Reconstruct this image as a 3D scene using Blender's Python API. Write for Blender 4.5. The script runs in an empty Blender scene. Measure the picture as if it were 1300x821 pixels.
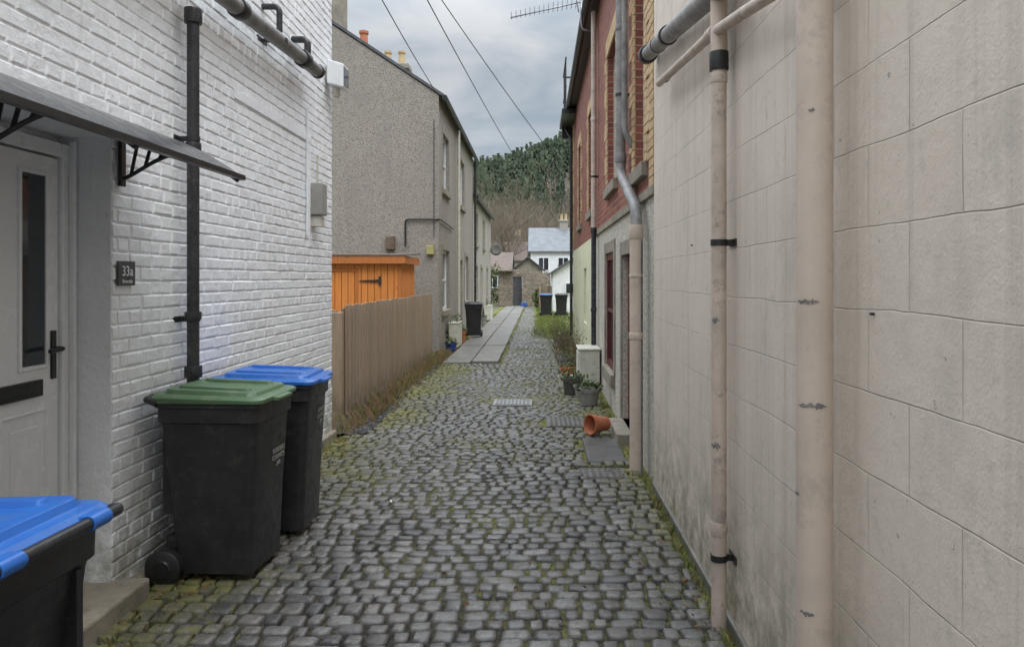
import bpy, math, random
from mathutils import Vector, Matrix
random.seed(7)
R=random.random
def U(a,b): return a+(b-a)*random.random()
scene=bpy.context.scene
scene.view_settings.view_transform='Standard'
scene.view_settings.look='None'
scene.view_settings.exposure=0

# ---------------------------------------------------------------- mesh builder
class MB:
    def __init__(s): s.v=[];s.f=[];s.m=[];s.c=[]
    def add(s,vs,fs,mi=0,col=None):
        o=len(s.v); s.v.extend([tuple(p) for p in vs])
        s.f.extend([tuple(o+i for i in f) for f in fs]); s.m.extend([mi]*len(fs))
        if col is not None: s.c.extend([col]*len(vs))
    def box(s,x0,x1,y0,y1,z0,z1,mi=0,col=None):
        x0,x1=sorted((x0,x1));y0,y1=sorted((y0,y1));z0,z1=sorted((z0,z1))
        s.add([(x0,y0,z0),(x1,y0,z0),(x1,y1,z0),(x0,y1,z0),(x0,y0,z1),(x1,y0,z1),(x1,y1,z1),(x0,y1,z1)],
              [(3,2,1,0),(4,5,6,7),(0,1,5,4),(1,2,6,5),(2,3,7,6),(3,0,4,7)],mi,col)
    def loft(s,rings,c0=True,c1=True,mi=0,col=None):
        n=len(rings[0]); vs=[p for r in rings for p in r]; fs=[]
        for k in range(len(rings)-1):
            for i in range(n):
                j=(i+1)%n; fs.append((k*n+i,k*n+j,(k+1)*n+j,(k+1)*n+i))
        if c0: fs.append(tuple(range(n-1,-1,-1)))
        if c1: fs.append(tuple((len(rings)-1)*n+i for i in range(n)))
        s.add(vs,fs,mi,col)
    def tube(s,pts,r,seg=14,mi=0,caps=True,col=None):
        P=[Vector(p) for p in pts]; rs=r if isinstance(r,(list,tuple)) else [r]*len(P)
        rings=[];ref=None
        for i,p in enumerate(P):
            if i==0:t=P[1]-P[0]
            elif i==len(P)-1:t=P[-1]-P[-2]
            else:t=(P[i+1]-P[i]).normalized()+(P[i]-P[i-1]).normalized()
            if t.length<1e-9:t=Vector((0,0,1))
            t.normalize()
            if ref is None:
                ref=Vector((0,0,1)) if abs(t.z)<.8 else Vector((1,0,0))
            a=(ref-t*ref.dot(t)); 
            if a.length<1e-6: a=Vector((0,1,0))-t*t.y
            a.normalize(); ref=a; b=t.cross(a)
            rings.append([p+(a*math.cos(2*math.pi*k/seg)+b*math.sin(2*math.pi*k/seg))*rs[i] for k in range(seg)])
        s.loft(rings,caps,caps,mi,col)
    def lathe(s,prof,M=Matrix(),seg=28,mi=0):
        rings=[[M@Vector((r*math.cos(2*math.pi*k/seg),r*math.sin(2*math.pi*k/seg),z)) for k in range(seg)] for r,z in prof]
        s.loft(rings,True,True,mi)
    def build(s,name,mats,smooth=False,bevel=0,angle=None):
        me=bpy.data.meshes.new(name); me.from_pydata(s.v,[],s.f)
        if not isinstance(mats,(list,tuple)): mats=[mats]
        for m in mats: me.materials.append(m)
        me.polygons.foreach_set('material_index',s.m)
        if smooth: me.polygons.foreach_set('use_smooth',[True]*len(s.f))
        if s.c:
            a=me.attributes.new('rnd','FLOAT_COLOR','POINT')
            fl=[]
            for c in s.c: fl.extend((c[0],c[1],c[2],1.0))
            a.data.foreach_set('color',fl)
        me.update()
        ob=bpy.data.objects.new(name,me); scene.collection.objects.link(ob)
        if smooth and angle is not None:
            try:
                me.set_sharp_from_angle(angle=math.radians(angle))
            except Exception: pass
        if bevel:
            b=ob.modifiers.new('bevel','BEVEL'); b.width=bevel; b.segments=2; b.limit_method='ANGLE'; b.angle_limit=math.radians(40)
        return ob
def group(name,parts,loc=(0,0,0),rot=0):
    e=bpy.data.objects.new(name,None); scene.collection.objects.link(e)
    e.empty_display_size=.2
    for p in parts: p.parent=e
    e.location=loc; e.rotation_euler=(0,0,rot)
    return e
def rounded(pts,rad,n=5):
    P=[Vector(p) for p in pts]; out=[P[0]]
    for i in range(1,len(P)-1):
        a=(P[i-1]-P[i]); b=(P[i+1]-P[i]); r=min(rad,a.length*.45,b.length*.45)
        A=P[i]+a.normalized()*r; B=P[i]+b.normalized()*r
        for k in range(n+1):
            t=k/n; out.append(A*(1-t)**2+P[i]*2*t*(1-t)+B*t*t)
    out.append(P[-1]); return out

# ---------------------------------------------------------------- materials
class NT:
    def __init__(s,name):
        s.mat=bpy.data.materials.new(name); s.mat.use_nodes=True; s.t=s.mat.node_tree
        s.b=s.t.nodes['Principled BSDF']; s.co=s.n('ShaderNodeTexCoord').outputs['Object']
    def n(s,t): return s.t.nodes.new(t)
    def l(s,a,b): s.t.links.new(a,b)
    def setin(s,sock,v):
        if hasattr(v,'is_output') : s.l(v,sock)
        else:
            if isinstance(v,(tuple,list)) and len(v)==3 and sock.type=='RGBA': v=(*v,1)
            sock.default_value=v
    def noise(s,scale,detail=5,rough=.6,vec=None,dist=0):
        n=s.n('ShaderNodeTexNoise'); s.l(vec or s.co,n.inputs['Vector']); n.inputs['Scale'].default_value=scale
        n.inputs['Detail'].default_value=min(detail,4); n.inputs['Roughness'].default_value=rough; n.inputs['Distortion'].default_value=dist
        return n.outputs['Fac']
    def vor(s,scale,vec=None,out='Distance',feature='F1'):
        n=s.n('ShaderNodeTexVoronoi'); n.feature=feature; s.l(vec or s.co,n.inputs['Vector']); n.inputs['Scale'].default_value=scale
        return n.outputs[out]
    def scalevec(s,sx,sy,sz,vec=None):
        n=s.n('ShaderNodeMapping'); s.l(vec or s.co,n.inputs['Vector']); n.inputs['Scale'].default_value=(sx,sy,sz); return n.outputs[0]
    def mr(s,v,a,b,c=0,d=1):
        n=s.n('ShaderNodeMapRange'); s.l(v,n.inputs[0])
        for i,x in enumerate((a,b,c,d)): n.inputs[i+1].default_value=x
        return n.outputs[0]
    def math(s,op,a,b=0):
        n=s.n('ShaderNodeMath'); n.operation=op; s.setin(n.inputs[0],a); s.setin(n.inputs[1],b); return n.outputs[0]
    def mix(s,f,a,b,mode='MIX'):
        n=s.n('ShaderNodeMix'); n.data_type='RGBA'; n.blend_type=mode
        s.setin(n.inputs[0],f); s.setin(n.inputs[6],a); s.setin(n.inputs[7],b); return n.outputs[2]
    def xyz(s):
        n=s.n('ShaderNodeSeparateXYZ'); s.l(s.co,n.inputs[0]); return n.outputs
    def bump(s,h,st=.5,d=.01,nrm=None):
        n=s.n('ShaderNodeBump'); n.inputs['Strength'].default_value=st; n.inputs['Distance'].default_value=d
        s.l(h,n.inputs['Height']); 
        if nrm is not None: s.l(nrm,n.inputs['Normal'])
        return n.outputs[0]
    def attr(s,name='rnd'):
        n=s.n('ShaderNodeAttribute'); n.attribute_name=name; return n.outputs['Color']
    def out(s,col=None,rough=None,nrm=None,metal=0,spec=None):
        if col is not None: s.setin(s.b.inputs['Base Color'],col)
        if rough is not None: s.setin(s.b.inputs['Roughness'],rough)
        if nrm is not None: s.l(nrm,s.b.inputs['Normal'])
        s.b.inputs['Metallic'].default_value=metal
        if spec is not None: s.b.inputs['Specular IOR Level'].default_value=spec
        return s.mat
def gen(name,c1,c2,scale=4,rough=.7,bs=40,bst=.25,bd=.005,metal=0,dirt=None,spec=None,stretch=(1,1,1)):
    t=NT(name); v=t.scalevec(*stretch)
    col=t.mix(t.mr(t.noise(scale,4,.65,v),.35,.65),c1,c2)
    if dirt: col=t.mix(t.mr(t.noise(scale*2.3,4,.75),.54,.70,0,.75),col,dirt)
    rg=t.mr(t.noise(scale*3,3),.3,.7,max(rough-.1,0.02),min(rough+.1,1))
    return t.out(col,rg,t.bump(t.noise(bs,3,.6,v),bst,bd),metal,spec)

def m_whitebrick():
    t=NT('white_painted_brick'); z=t.xyz()[2]
    col=t.mix(t.mr(t.noise(2.2,4),.35,.7),(.86,.87,.89),(.78,.79,.81))
    col=t.mix(t.mr(t.noise(14,4,.75),.6,.75,0,.45),col,(.56,.56,.55))
    col=t.mix(t.mr(t.noise(60,3,.7),.68,.73,0,.6),col,(.25,.22,.2))
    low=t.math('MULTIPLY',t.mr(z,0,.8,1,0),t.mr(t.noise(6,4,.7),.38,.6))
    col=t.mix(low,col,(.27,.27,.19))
    streak=t.mr(t.noise(5,4,.6,t.scalevec(3,3,.25)),.56,.75,0,.35)
    col=t.mix(streak,col,(.5,.49,.47))
    h=t.math('ADD',t.noise(16,3,.6),t.math('MULTIPLY',t.noise(70,3),.3))
    return t.out(col,.6,t.bump(h,.8,.012))
def m_blockwall():
    t=NT('beige_painted_block'); o=t.xyz()
    c=t.n('ShaderNodeCombineXYZ'); wob=t.noise(3,3)
    t.l(t.math('ADD',o[1],t.math('MULTIPLY',wob,.014)),c.inputs[0]); t.l(t.math('ADD',o[2],t.math('MULTIPLY',t.noise(2,3),.028)),c.inputs[1])
    b=t.n('ShaderNodeTexBrick'); t.l(c.outputs[0],b.inputs['Vector']); b.inputs['Scale'].default_value=1
    b.inputs['Brick Width'].default_value=.47; b.inputs['Row Height'].default_value=.232; b.inputs['Mortar Size'].default_value=.003
    b.inputs['Mortar Smooth'].default_value=.8; b.offset=.5
    b.inputs['Color1'].default_value=(0,0,0,1);b.inputs['Color2'].default_value=(1,1,1,1)
    col=t.mix(t.mr(t.noise(1.3,4),.3,.7),(.745,.65,.555),(.665,.575,.485))
    col=t.mix(t.math('MULTIPLY',b.outputs['Color'],.14),col,(.82,.75,.66))
    jf=t.math('MULTIPLY',b.outputs['Fac'],t.mr(t.noise(2.3,4,.75),.42,.6,.03,.6))
    col=t.mix(jf,col,(.27,.23,.19))
    col=t.mix(t.mr(t.noise(7,4,.8),.57,.70,0,.4),col,(.46,.42,.375))
    col=t.mix(t.mr(t.noise(1.9,4,.75,t.scalevec(1,1,.6)),.55,.7,0,.4),col,(.49,.445,.395))
    pn=t.noise(19,4,.72)
    chip=t.mr(pn,.685,.705,0,.85); col=t.mix(chip,col,(.28,.26,.25))
    streak=t.mr(t.noise(3,4,.65,t.scalevec(4,4,.15)),.5,.72,0,.5)
    col=t.mix(streak,col,(.47,.415,.36))
    low=t.math('MULTIPLY',t.mr(o[2],0,.8,1,0),t.mr(t.noise(7,4,.75),.36,.6))
    col=t.mix(low,col,(.22,.205,.13))
    h=t.math('ADD',t.math('MULTIPLY',b.outputs['Fac'],-1.0),t.math('ADD',t.math('MULTIPLY',t.noise(9,4,.65),1.4),t.math('MULTIPLY',t.noise(110,2),.35)))
    h=t.math('SUBTRACT',h,t.math('MULTIPLY',chip,.5))
    return t.out(col,.62,t.bump(h,.75,.0045))
def m_redbrick():
    t=NT('red_brick'); o=t.xyz(); c=t.n('ShaderNodeCombineXYZ'); t.l(t.math('ADD',o[1],o[0]),c.inputs[0]); t.l(o[2],c.inputs[1])
    b=t.n('ShaderNodeTexBrick'); t.l(c.outputs[0],b.inputs['Vector']); b.inputs['Scale'].default_value=1
    b.inputs['Brick Width'].default_value=.23; b.inputs['Row Height'].default_value=.078; b.inputs['Mortar Size'].default_value=.006
    b.inputs['Color1'].default_value=(.18,.045,.03,1);b.inputs['Color2'].default_value=(.31,.09,.055,1);b.inputs['Mortar'].default_value=(.32,.25,.2,1)
    col=t.mix(t.mr(t.noise(3,4),.4,.7,0,.5),b.outputs['Color'],(.15,.05,.04))
    h=t.math('ADD',t.math('MULTIPLY',b.outputs['Fac'],-1),t.math('MULTIPLY',t.noise(60,3),.4))
    return t.out(col,.75,t.bump(h,.7,.006))
def m_roughcast(name,c1,c2,sc=55,dark=(.12,.1,.08),df=.75):
    t=NT(name); vd=t.vor(sc); vc=t.n('ShaderNodeTexVoronoi'); t.l(t.co,vc.inputs['Vector']); vc.inputs['Scale'].default_value=sc
    sep=t.n('ShaderNodeSeparateColor'); t.l(vc.outputs['Color'],sep.inputs[0])
    col=t.mix(sep.outputs[0],c1,c2); col=t.mix(t.mr(vd,.45,.8,0,df),col,dark)
    col=t.mix(t.mr(t.noise(.9,4,.7),.42,.68,0,.4),col,tuple(x*.6 for x in c1))
    col=t.mix(t.mr(t.noise(4,4,.6,t.scalevec(1,1,.12)),.55,.75,0,.35),col,tuple(x*.5 for x in c1))
    return t.out(col,.85,t.bump(t.math('MULTIPLY',vd,-1),.7,.01))
def moss_mask(t,o):
    n=t.noise(.9,4,.75)
    edge=t.math('MAXIMUM',t.mr(o[0],.25,.95,0,.27),t.mr(o[0],-1.1,-2.0,0,.28))
    far=t.mr(o[1],6,11,0,.10)
    mid=t.mr(t.math('ABSOLUTE',t.math('ADD',o[0],-.15)),0,.55,.06,0)
    near=t.mr(o[1],3.5,6.0,-.07,0)
    return t.math('ADD',t.math('ADD',n,edge),t.math('ADD',t.math('ADD',far,mid),near))
def m_sett():
    t=NT('stone_sett'); a=t.attr(); o=t.xyz()
    sep=t.n('ShaderNodeSeparateColor'); t.l(a,sep.inputs[0])
    col=t.mix(sep.outputs[0],(.055,.056,.06),(.20,.192,.182))
    col=t.mix(t.math('MULTIPLY',sep.outputs[1],.3),col,(.15,.122,.10))
    col=t.mix(t.mr(t.noise(45,4,.7),.35,.7,0,.55),col,(.08,.075,.072))
    col=t.mix(t.mr(t.noise(14,4,.75),.6,.75,0,.5),col,(.30,.285,.26))
    moss=moss_mask(t,o); fine=t.noise(26,4,.8)
    mf=t.mr(t.math('ADD',moss,t.math('MULTIPLY',fine,1.1)),1.15,1.36,0,.92)
    mc=t.mix(t.mr(t.noise(9,4),.4,.62),(.175,.165,.042),(.085,.09,.03))
    col=t.mix(mf,col,mc)
    wet=t.mr(t.noise(1.6,3),.35,.65,.16,.38)
    rough=t.math('ADD',wet,t.math('MULTIPLY',mf,.55))
    h=t.math('ADD',t.noise(42,4,.7),t.math('MULTIPLY',mf,.8))
    return t.out(col,rough,t.bump(h,.7,.007),spec=.6)
def m_lane():
    t=NT('lane_joint_soil'); o=t.xyz(); moss=moss_mask(t,o)
    mf=t.mr(t.math('ADD',moss,t.noise(22,4,.75)),.90,1.16)
    base=t.mix(t.mr(t.noise(25,4),.4,.6),(.025,.022,.019),(.07,.06,.048))
    mc=t.mix(t.mr(t.noise(12,4),.4,.62),(.2,.195,.045),(.09,.1,.03))
    return t.out(t.mix(mf,base,mc),.95,t.bump(t.noise(60,4,.7),1,.02))
WB=m_whitebrick(); BLK=m_blockwall(); RB=m_redbrick(); SETT=m_sett(); LANE=m_lane()
RCG=m_roughcast('brown_roughcast',(.37,.33,.285),(.27,.24,.205),40,(.14,.12,.1),.6)
RCC=m_roughcast('cream_roughcast',(.62,.58,.5),(.44,.41,.35),38,(.25,.23,.19),.6)
RCF=m_roughcast('grey_roughcast',(.44,.40,.35),(.33,.3,.26),36,(.2,.18,.15),.6)
WP=gen('white_paint',(.8,.81,.82),(.72,.73,.74),3,.5,30,.15,.003,dirt=(.6,.6,.58))
UPVC=gen('white_upvc',(.84,.85,.87),(.8,.81,.83),2,.25,5,.02,.001)
YG=gen('pale_lime_render',(.74,.73,.5),(.64,.64,.45),2,.8,60,.4,.006,dirt=(.47,.46,.33))
BUFF=gen('buff_brick',(.62,.43,.24),(.44,.3,.16),9,.8,60,.4,.006,dirt=(.24,.18,.12))
STONE=gen('sandstone',(.32,.28,.22),(.2,.18,.14),4,.85,50,.5,.008,dirt=(.1,.1,.08))
CONC=gen('concrete_slab',(.22,.205,.185),(.15,.142,.13),3,.4,60,.35,.005,dirt=(.11,.115,.06))
BLACKP=gen('black_plastic',(.016,.016,.018),(.027,.027,.03),6,.42,120,.2,.002,dirt=(.06,.057,.052))
BLACKM=gen('black_metal',(.015,.015,.016),(.025,.025,.025),8,.4,60,.15,.002)
DPIPE=gen('black_gloss_paint',(.02,.02,.023),(.035,.035,.038),5,.3,40,.2,.003,dirt=(.07,.065,.06))
GREYP=gen('grey_pipe',(.3,.29,.28),(.18,.17,.165),5,.5,40,.2,.003,dirt=(.08,.07,.065))
BEIGEP=gen('beige_pipe',(.65,.535,.445),(.56,.46,.38),3,.42,30,.25,.004,dirt=(.43,.365,.31))
BEIGE2=gen('worn_beige_pipe',(.61,.5,.42),(.46,.385,.32),5,.5,40,.35,.004,dirt=(.2,.18,.15))
WEAR=gen('worn_patch',(.12,.12,.12),(.26,.24,.22),30,.6,60,.3,.003)
BLUE=gen('blue_lid',(.02,.115,.44),(.025,.15,.52),3,.35,60,.1,.002,dirt=(.08,.17,.38))
GREEN=gen('green_lid',(.07,.14,.065),(.1,.17,.085),3,.45,60,.15,.002,dirt=(.16,.2,.13))
RED=gen('dark_red_paint',(.13,.018,.018),(.09,.015,.014),5,.45,30,.15,.003)
SLATE=gen('slate',(.1,.1,.11),(.06,.06,.065),5,.6,25,.5,.02,dirt=(.12,.12,.09))
SLATEL=gen('pale_slate',(.17,.18,.195),(.12,.13,.14),2,.6,15,.5,.02)
ROOFB=gen('brown_tile',(.16,.115,.095),(.11,.085,.07),3,.8,25,.5,.02)
TERRA=gen('terracotta',(.5,.17,.08),(.4,.13,.06),6,.7,60,.2,.003,dirt=(.3,.2,.14))
POTY=gen('buff_clay',(.55,.42,.24),(.45,.33,.18),6,.8,60,.2,.003)
LEAF=gen('plant_leaf',(.05,.09,.02),(.1,.13,.035),12,.6,60,.1,.002)
TWIG=gen('twig_bark',(.17,.12,.085),(.1,.07,.05),12,.85,60,.3,.003)
BARK=gen('pale_bark',(.17,.135,.09),(.11,.09,.065),6,.9,30,.3,.003)
SOIL=gen('soil_gravel',(.09,.075,.058),(.15,.125,.10),20,.95,60,1,.02,dirt=(.12,.11,.05))
SLGRAV=gen('slate_gravel',(.06,.062,.068),(.14,.14,.15),40,.7,60,1,.03,dirt=(.04,.04,.04))
GRND=gen('earth_ground',(.08,.085,.04),(.12,.11,.07),.6,.95,10,.8,.03,dirt=(.06,.08,.02))
GRASSG=gen('grass_ground',(.11,.16,.035),(.16,.19,.055),2,.95,40,1,.03,dirt=(.14,.13,.07))
GREYBOX=gen('grey_box',(.34,.33,.3),(.28,.27,.25),5,.5,30,.1,.002)
CREAMB=gen('cream_box',(.6,.58,.5),(.5,.48,.4),5,.6,30,.1,.002,dirt=(.3,.29,.22))
YELB=gen('yellow_box',(.42,.37,.15),(.34,.31,.13),5,.6,30,.1,.002)
STEEL=gen('aerial_steel',(.35,.35,.36),(.25,.25,.26),8,.4,60,.1,.001,metal=.8)
IRON=gen('cast_iron',(.1,.095,.09),(.17,.16,.15),12,.5,90,.5,.004,metal=.3)
IRONL=gen('galvanised_cover',(.34,.34,.33),(.25,.25,.25),12,.45,90,.4,.004,metal=.3)
def m_wood(name,c1,c2,rnd=True,grime=True,k1=.6):
    t=NT(name); v=t.scalevec(6,6,.35); g=t.noise(9,4,.65,v)
    col=t.mix(t.mr(g,.35,.65),c1,c2)
    if rnd:
        sep=t.n('ShaderNodeSeparateColor'); t.l(t.attr(),sep.inputs[0])
        col=t.mix(t.math('MULTIPLY',sep.outputs[0],k1),col,tuple(x*.35 for x in c1))
        col=t.mix(t.math('MULTIPLY',sep.outputs[1],.35),col,tuple((x+.2)*.7 for x in c2))
    if grime:
        z=t.xyz()[2]
        col=t.mix(t.math('MULTIPLY',t.mr(z,0,.4,1,0),t.mr(t.noise(7,4),.35,.6,0,.8)),col,(.1,.09,.05))
        kn=t.mr(t.vor(5,t.scalevec(1,1,.6)),.05,.09,.8,0); col=t.mix(kn,col,(.13,.08,.05))
    return t.out(col,.75,t.bump(g,.4,.006))
FENCEW=m_wood('fence_timber',(.43,.315,.215),(.3,.22,.15),k1=.8)
SHEDW=m_wood('orange_stained_timber',(.78,.28,.055),(.64,.21,.04),k1=.35)
SHEDT=m_wood('orange_trim',(.5,.17,.035),(.4,.13,.03),False)
def m_glass(name,c=(.02,.024,.028),rough=.06):
    t=NT(name); return t.out(t.mix(t.noise(2,3),c,tuple(x*1.8 for x in c)),rough,t.bump(t.noise(3,2),.05,.01),spec=.8)
GLASS=m_glass('window_glass'); 
POLY=gen('smoked_polycarbonate',(.03,.033,.037),(.045,.048,.053),3,.25,8,.05,.002)
def m_forest(name,c1,c2):
    t=NT(name); sep=t.n('ShaderNodeSeparateColor'); t.l(t.attr(),sep.inputs[0])
    col=t.mix(sep.outputs[0],c1,c2); return t.out(col,.95,spec=.03)
CONIF=m_forest('conifer_foliage',(.06,.085,.055),(.125,.15,.10))
BROWNT=m_forest('bare_woodland',(.13,.11,.09),(.27,.225,.185))
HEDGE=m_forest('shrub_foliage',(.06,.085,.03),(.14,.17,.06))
def m_tuft():
    t=NT('grass_blades'); sep=t.n('ShaderNodeSeparateColor'); t.l(t.attr(),sep.inputs[0])
    c=t.mix(sep.outputs[0],(.09,.15,.025),(.27,.27,.09)); c=t.mix(t.mr(sep.outputs[2],1.2,1.8),c,(.26,.18,.10))
    return t.out(c,.8,spec=.2)
TUFT=m_tuft()
def m_hill():
    t=NT('hill_soil'); return t.out(t.mix(t.mr(t.noise(.05,4),.4,.6),(.10,.09,.065),(.16,.14,.11)),1,spec=.03)
HILL=m_hill()

# ---------------------------------------------------------------- wall with openings (plane X, facing s)
def wallx(mb,X,s,y0,y1,z0,z1,ops,depth,mi=0,rmi=None):
    ys=sorted({y0,y1,*[o[0] for o in ops],*[o[1] for o in ops]}); zs=sorted({z0,z1,*[o[2] for o in ops],*[o[3] for o in ops]})
    for a,b in zip(ys,ys[1:]):
        for c,d in zip(zs,zs[1:]):
            if any(o[0]<=a and b<=o[1] and o[2]<=c and d<=o[3] for o in ops): continue
            q=[(X,a,c),(X,b,c),(X,b,d),(X,a,d)]
            mb.add(q,[(0,1,2,3) if s>0 else (3,2,1,0)],mi)
    Xi=X-s*depth
    for o in ops:
        a,b,c,d=o; r=mi if rmi is None else rmi
        mb.add([(X,a,c),(X,b,c),(X,b,d),(X,a,d),(Xi,a,c),(Xi,b,c),(Xi,b,d),(Xi,a,d)],[(0,1,5,4),(1,2,6,5),(2,3,7,6),(3,0,4,7)],r)
        mb.add([(Xi,a,c),(Xi,b,c),(Xi,b,d),(Xi,a,d)],[(0,1,2,3)],r)
def winx(X,s,o,depth=.12,fm=UPVC,fw=.055,bars=(.5,),vb=0,name='window'):
    a,b,c,d=o; Xi=X-s*depth+s*.003; f=MB()
    f.box(Xi,Xi+s*.05,a,a+fw,c,d); f.box(Xi,Xi+s*.05,b-fw,b,c,d)
    f.box(Xi,Xi+s*.047,a+fw,b-fw,c,c+fw); f.box(Xi,Xi+s*.047,a+fw,b-fw,d-fw,d)
    for q in bars: zz=c+(d-c)*q; f.box(Xi,Xi+s*.044,a+fw,b-fw,zz-.02,zz+.02)
    for k in range(vb): yy=a+(b-a)*(k+1)/(vb+1); f.box(Xi,Xi+s*.035,yy-.012,yy+.012,c+fw,d-fw)
    fo=f.build(name+'_frame',fm)
    g=MB(); g.box(Xi+s*.002,Xi+s*.02,a+.02,b-.02,c+.02,d-.02); go=g.build(name+'_glass',GLASS)
    return [fo,go]

# ================================================================ WHITE PAINTED BRICK HOUSE (left, near)
WX=-2.2
parts=[]
DO=(2.78,3.82,0.0,2.42)
CD=.0045
mb=MB(); wallx(mb,WX-CD,1,-2,7.9,-.05,6.2,[DO],.27)
mb.add([(WX-CD,7.9,-.05),(WX-CD,7.9,6.2),(-8,7.9,6.2),(-8,7.9,-.05)],[(0,1,2,3)])
mb.add([(WX-CD,-2,6.2),(WX-CD,7.9,6.2),(-8,7.9,6.2),(-8,-2,6.2)],[(0,1,2,3)])
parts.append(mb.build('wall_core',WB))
mb=MB(); row=0; z=0.0; rh=.0765
while z<6.1:
    y=-2+(.115 if row%2 else 0)
    hdr=(row%5==4)
    while y<7.9:
        L=(.113 if hdr else .226)+U(-.006,.006); a=y+.003; b=min(y+L-.003,7.9); y+=L
        zc=z+rh/2
        segs=[(a,b)]
        if zc<DO[3]+.03 and b>DO[0] and a<DO[1]:
            segs=[]
            if a<DO[0]-.03: segs.append((a,DO[0]))
            if b>DO[1]+.03: segs.append((DO[1],b))
        for a2,b2 in segs:
            if b2-a2<.03: continue
            p=U(.0005,.005); t1=U(-.0012,.0012); t2=U(-.0012,.0012); z0=z+.003+U(-.001,.001); z1=z+rh-.003+U(-.001,.001)
            i=.008; xb=WX-CD-.001
            vs=[(xb,a2,z0),(xb,b2,z0),(xb,b2,z1),(xb,a2,z1)]
            j=lambda: U(-.003,.003)
            vs+=[(WX+p+t1,a2+i+j(),z0+i+j()),(WX+p+t2,b2-i+j(),z0+i+j()),(WX+p-t1,b2-i+j(),z1-i+j()),(WX+p-t2,a2+i+j(),z1-i+j())]
            mb.add(vs,[(4,5,6,7),(0,1,5,4),(1,2,6,5),(2,3,7,6),(3,0,4,7)])
    z+=rh; row+=1
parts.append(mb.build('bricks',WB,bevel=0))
mb=MB(); mb.box(WX,WX+.012,5.35,7.15,3.0,3.07); mb.box(WX,WX+.011,7.1,7.15,2.0,3.0)
parts.append(mb.build('blocked_window_band',WB,bevel=.004))
mb=MB(); mb.box(WX-.3,WX+.06,3.83,7.88,-.05,.09); mb.box(WX-.35,WX+.16,2.55,3.9,-.05,.13)
parts.append(mb.build('door_step',STONE,bevel=.015))
DX=WX-.27
mb=MB()
mb.box(DX,DX+.07,3.74,3.815,.14,2.38); mb.box(DX,DX+.07,2.785,2.86,.14,2.38); mb.box(DX,DX+.068,2.86,3.74,2.31,2.38); mb.box(DX,DX+.09,2.785,3.815,.1,.14)
mb.box(DX+.07,DX+.1,3.785,3.812,.14,2.4)
parts.append(mb.build('door_frame',UPVC,bevel=.006))
mb=MB(); mb.box(DX+.005,DX+.05,2.865,3.735,.15,2.30)
for a,b,c,d in [(3.46,3.63,1.28,2.2),(2.97,3.14,1.28,2.2)]:
    for q in [(a-.02,a,c-.02,d+.02),(b,b+.02,c-.02,d+.02),(a,b,c-.02,c),(a,b,d,d+.02)]: mb.box(DX+.045,DX+.062,*q)
for a,b,c,d in [(2.97,3.28,.3,1.05),(3.34,3.63,.3,1.05)]:
    for q in [(a-.015,a,c-.015,d+.015),(b,b+.015,c-.015,d+.015),(a,b,c-.015,c),(a,b,d,d+.015)]: mb.box(DX+.045,DX+.058,*q)
    mb.box(DX+.045,DX+.055,a+.05,b-.05,c+.06,d-.06)
parts.append(mb.build('door_leaf',UPVC,bevel=.004))
mb=MB(); mb.box(DX+.045,DX+.053,3.462,3.628,1.282,2.198); mb.box(DX+.045,DX+.053,2.972,3.138,1.282,2.198); parts.append(mb.build('door_glass',GLASS))
mb=MB(); mb.box(DX+.05,DX+.066,3.16,3.6,1.13,1.21); mb.box(DX+.066,DX+.074,3.2,3.56,1.15,1.19)
mb.box(DX+.05,DX+.062,3.672,3.706,1.2,1.44); mb.tube(rounded([(DX+.055,3.69,1.35),(DX+.11,3.69,1.35),(DX+.11,3.58,1.345)],.02),.011)
parts.append(mb.build('door_furniture',BLACKM,bevel=.003))
mb=MB(); mb.box(-2.6,WX+.12,-2,7.95,6.2,6.3); mb.tube([(WX+.1,-2,6.15),(WX+.1,7.95,6.15)],.06)
parts.append(mb.build('eaves_gutter',BLACKM))
mb=MB(); mb.add([(WX+.1,-2,6.31),(WX+.1,8,6.31),(-5,8,8.2),(-5,-2,8.2),(-8,-2,6.31),(-8,8,6.31)],[(0,1,2,3),(3,2,5,4)]); parts.append(mb.build('roof',SLATE))
group('painted_brick_house',parts)

TM=Matrix(((0,0,1,0),(1,0,0,0),(0,1,0,0),(0,0,0,1)))
def textobj(body,size,mat,name):
    cu=bpy.data.curves.new(name+'_c','FONT'); cu.body=body; cu.size=size; cu.extrude=.001; cu.align_x='CENTER'; cu.align_y='CENTER'
    tmp=bpy.data.objects.new('tmp',cu); scene.collection.objects.link(tmp)
    dg=bpy.context.evaluated_depsgraph_get(); me=bpy.data.meshes.new_from_object(tmp.evaluated_get(dg))
    bpy.data.objects.remove(tmp); me.materials.clear(); me.materials.append(mat)
    o=bpy.data.objects.new(name,me); scene.collection.objects.link(o); return o
mb=MB(); mb.box(WX+.008,WX+.02,3.85,4.01,1.66,1.79); pl=mb.build('plaque',gen('slate_plaque',(.06,.06,.065),(.09,.09,.095),9,.5),bevel=.003)
t1=textobj('33a',.075,WP,'numerals'); t1.matrix_world=Matrix.Translation((WX+.022,3.93,1.735))@TM
t2=textobj('Riverside',.026,WP,'name_text'); t2.matrix_world=Matrix.Translation((WX+.022,3.93,1.682))@TM
group('house_number_sign',[pl,t1,t2])

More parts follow.
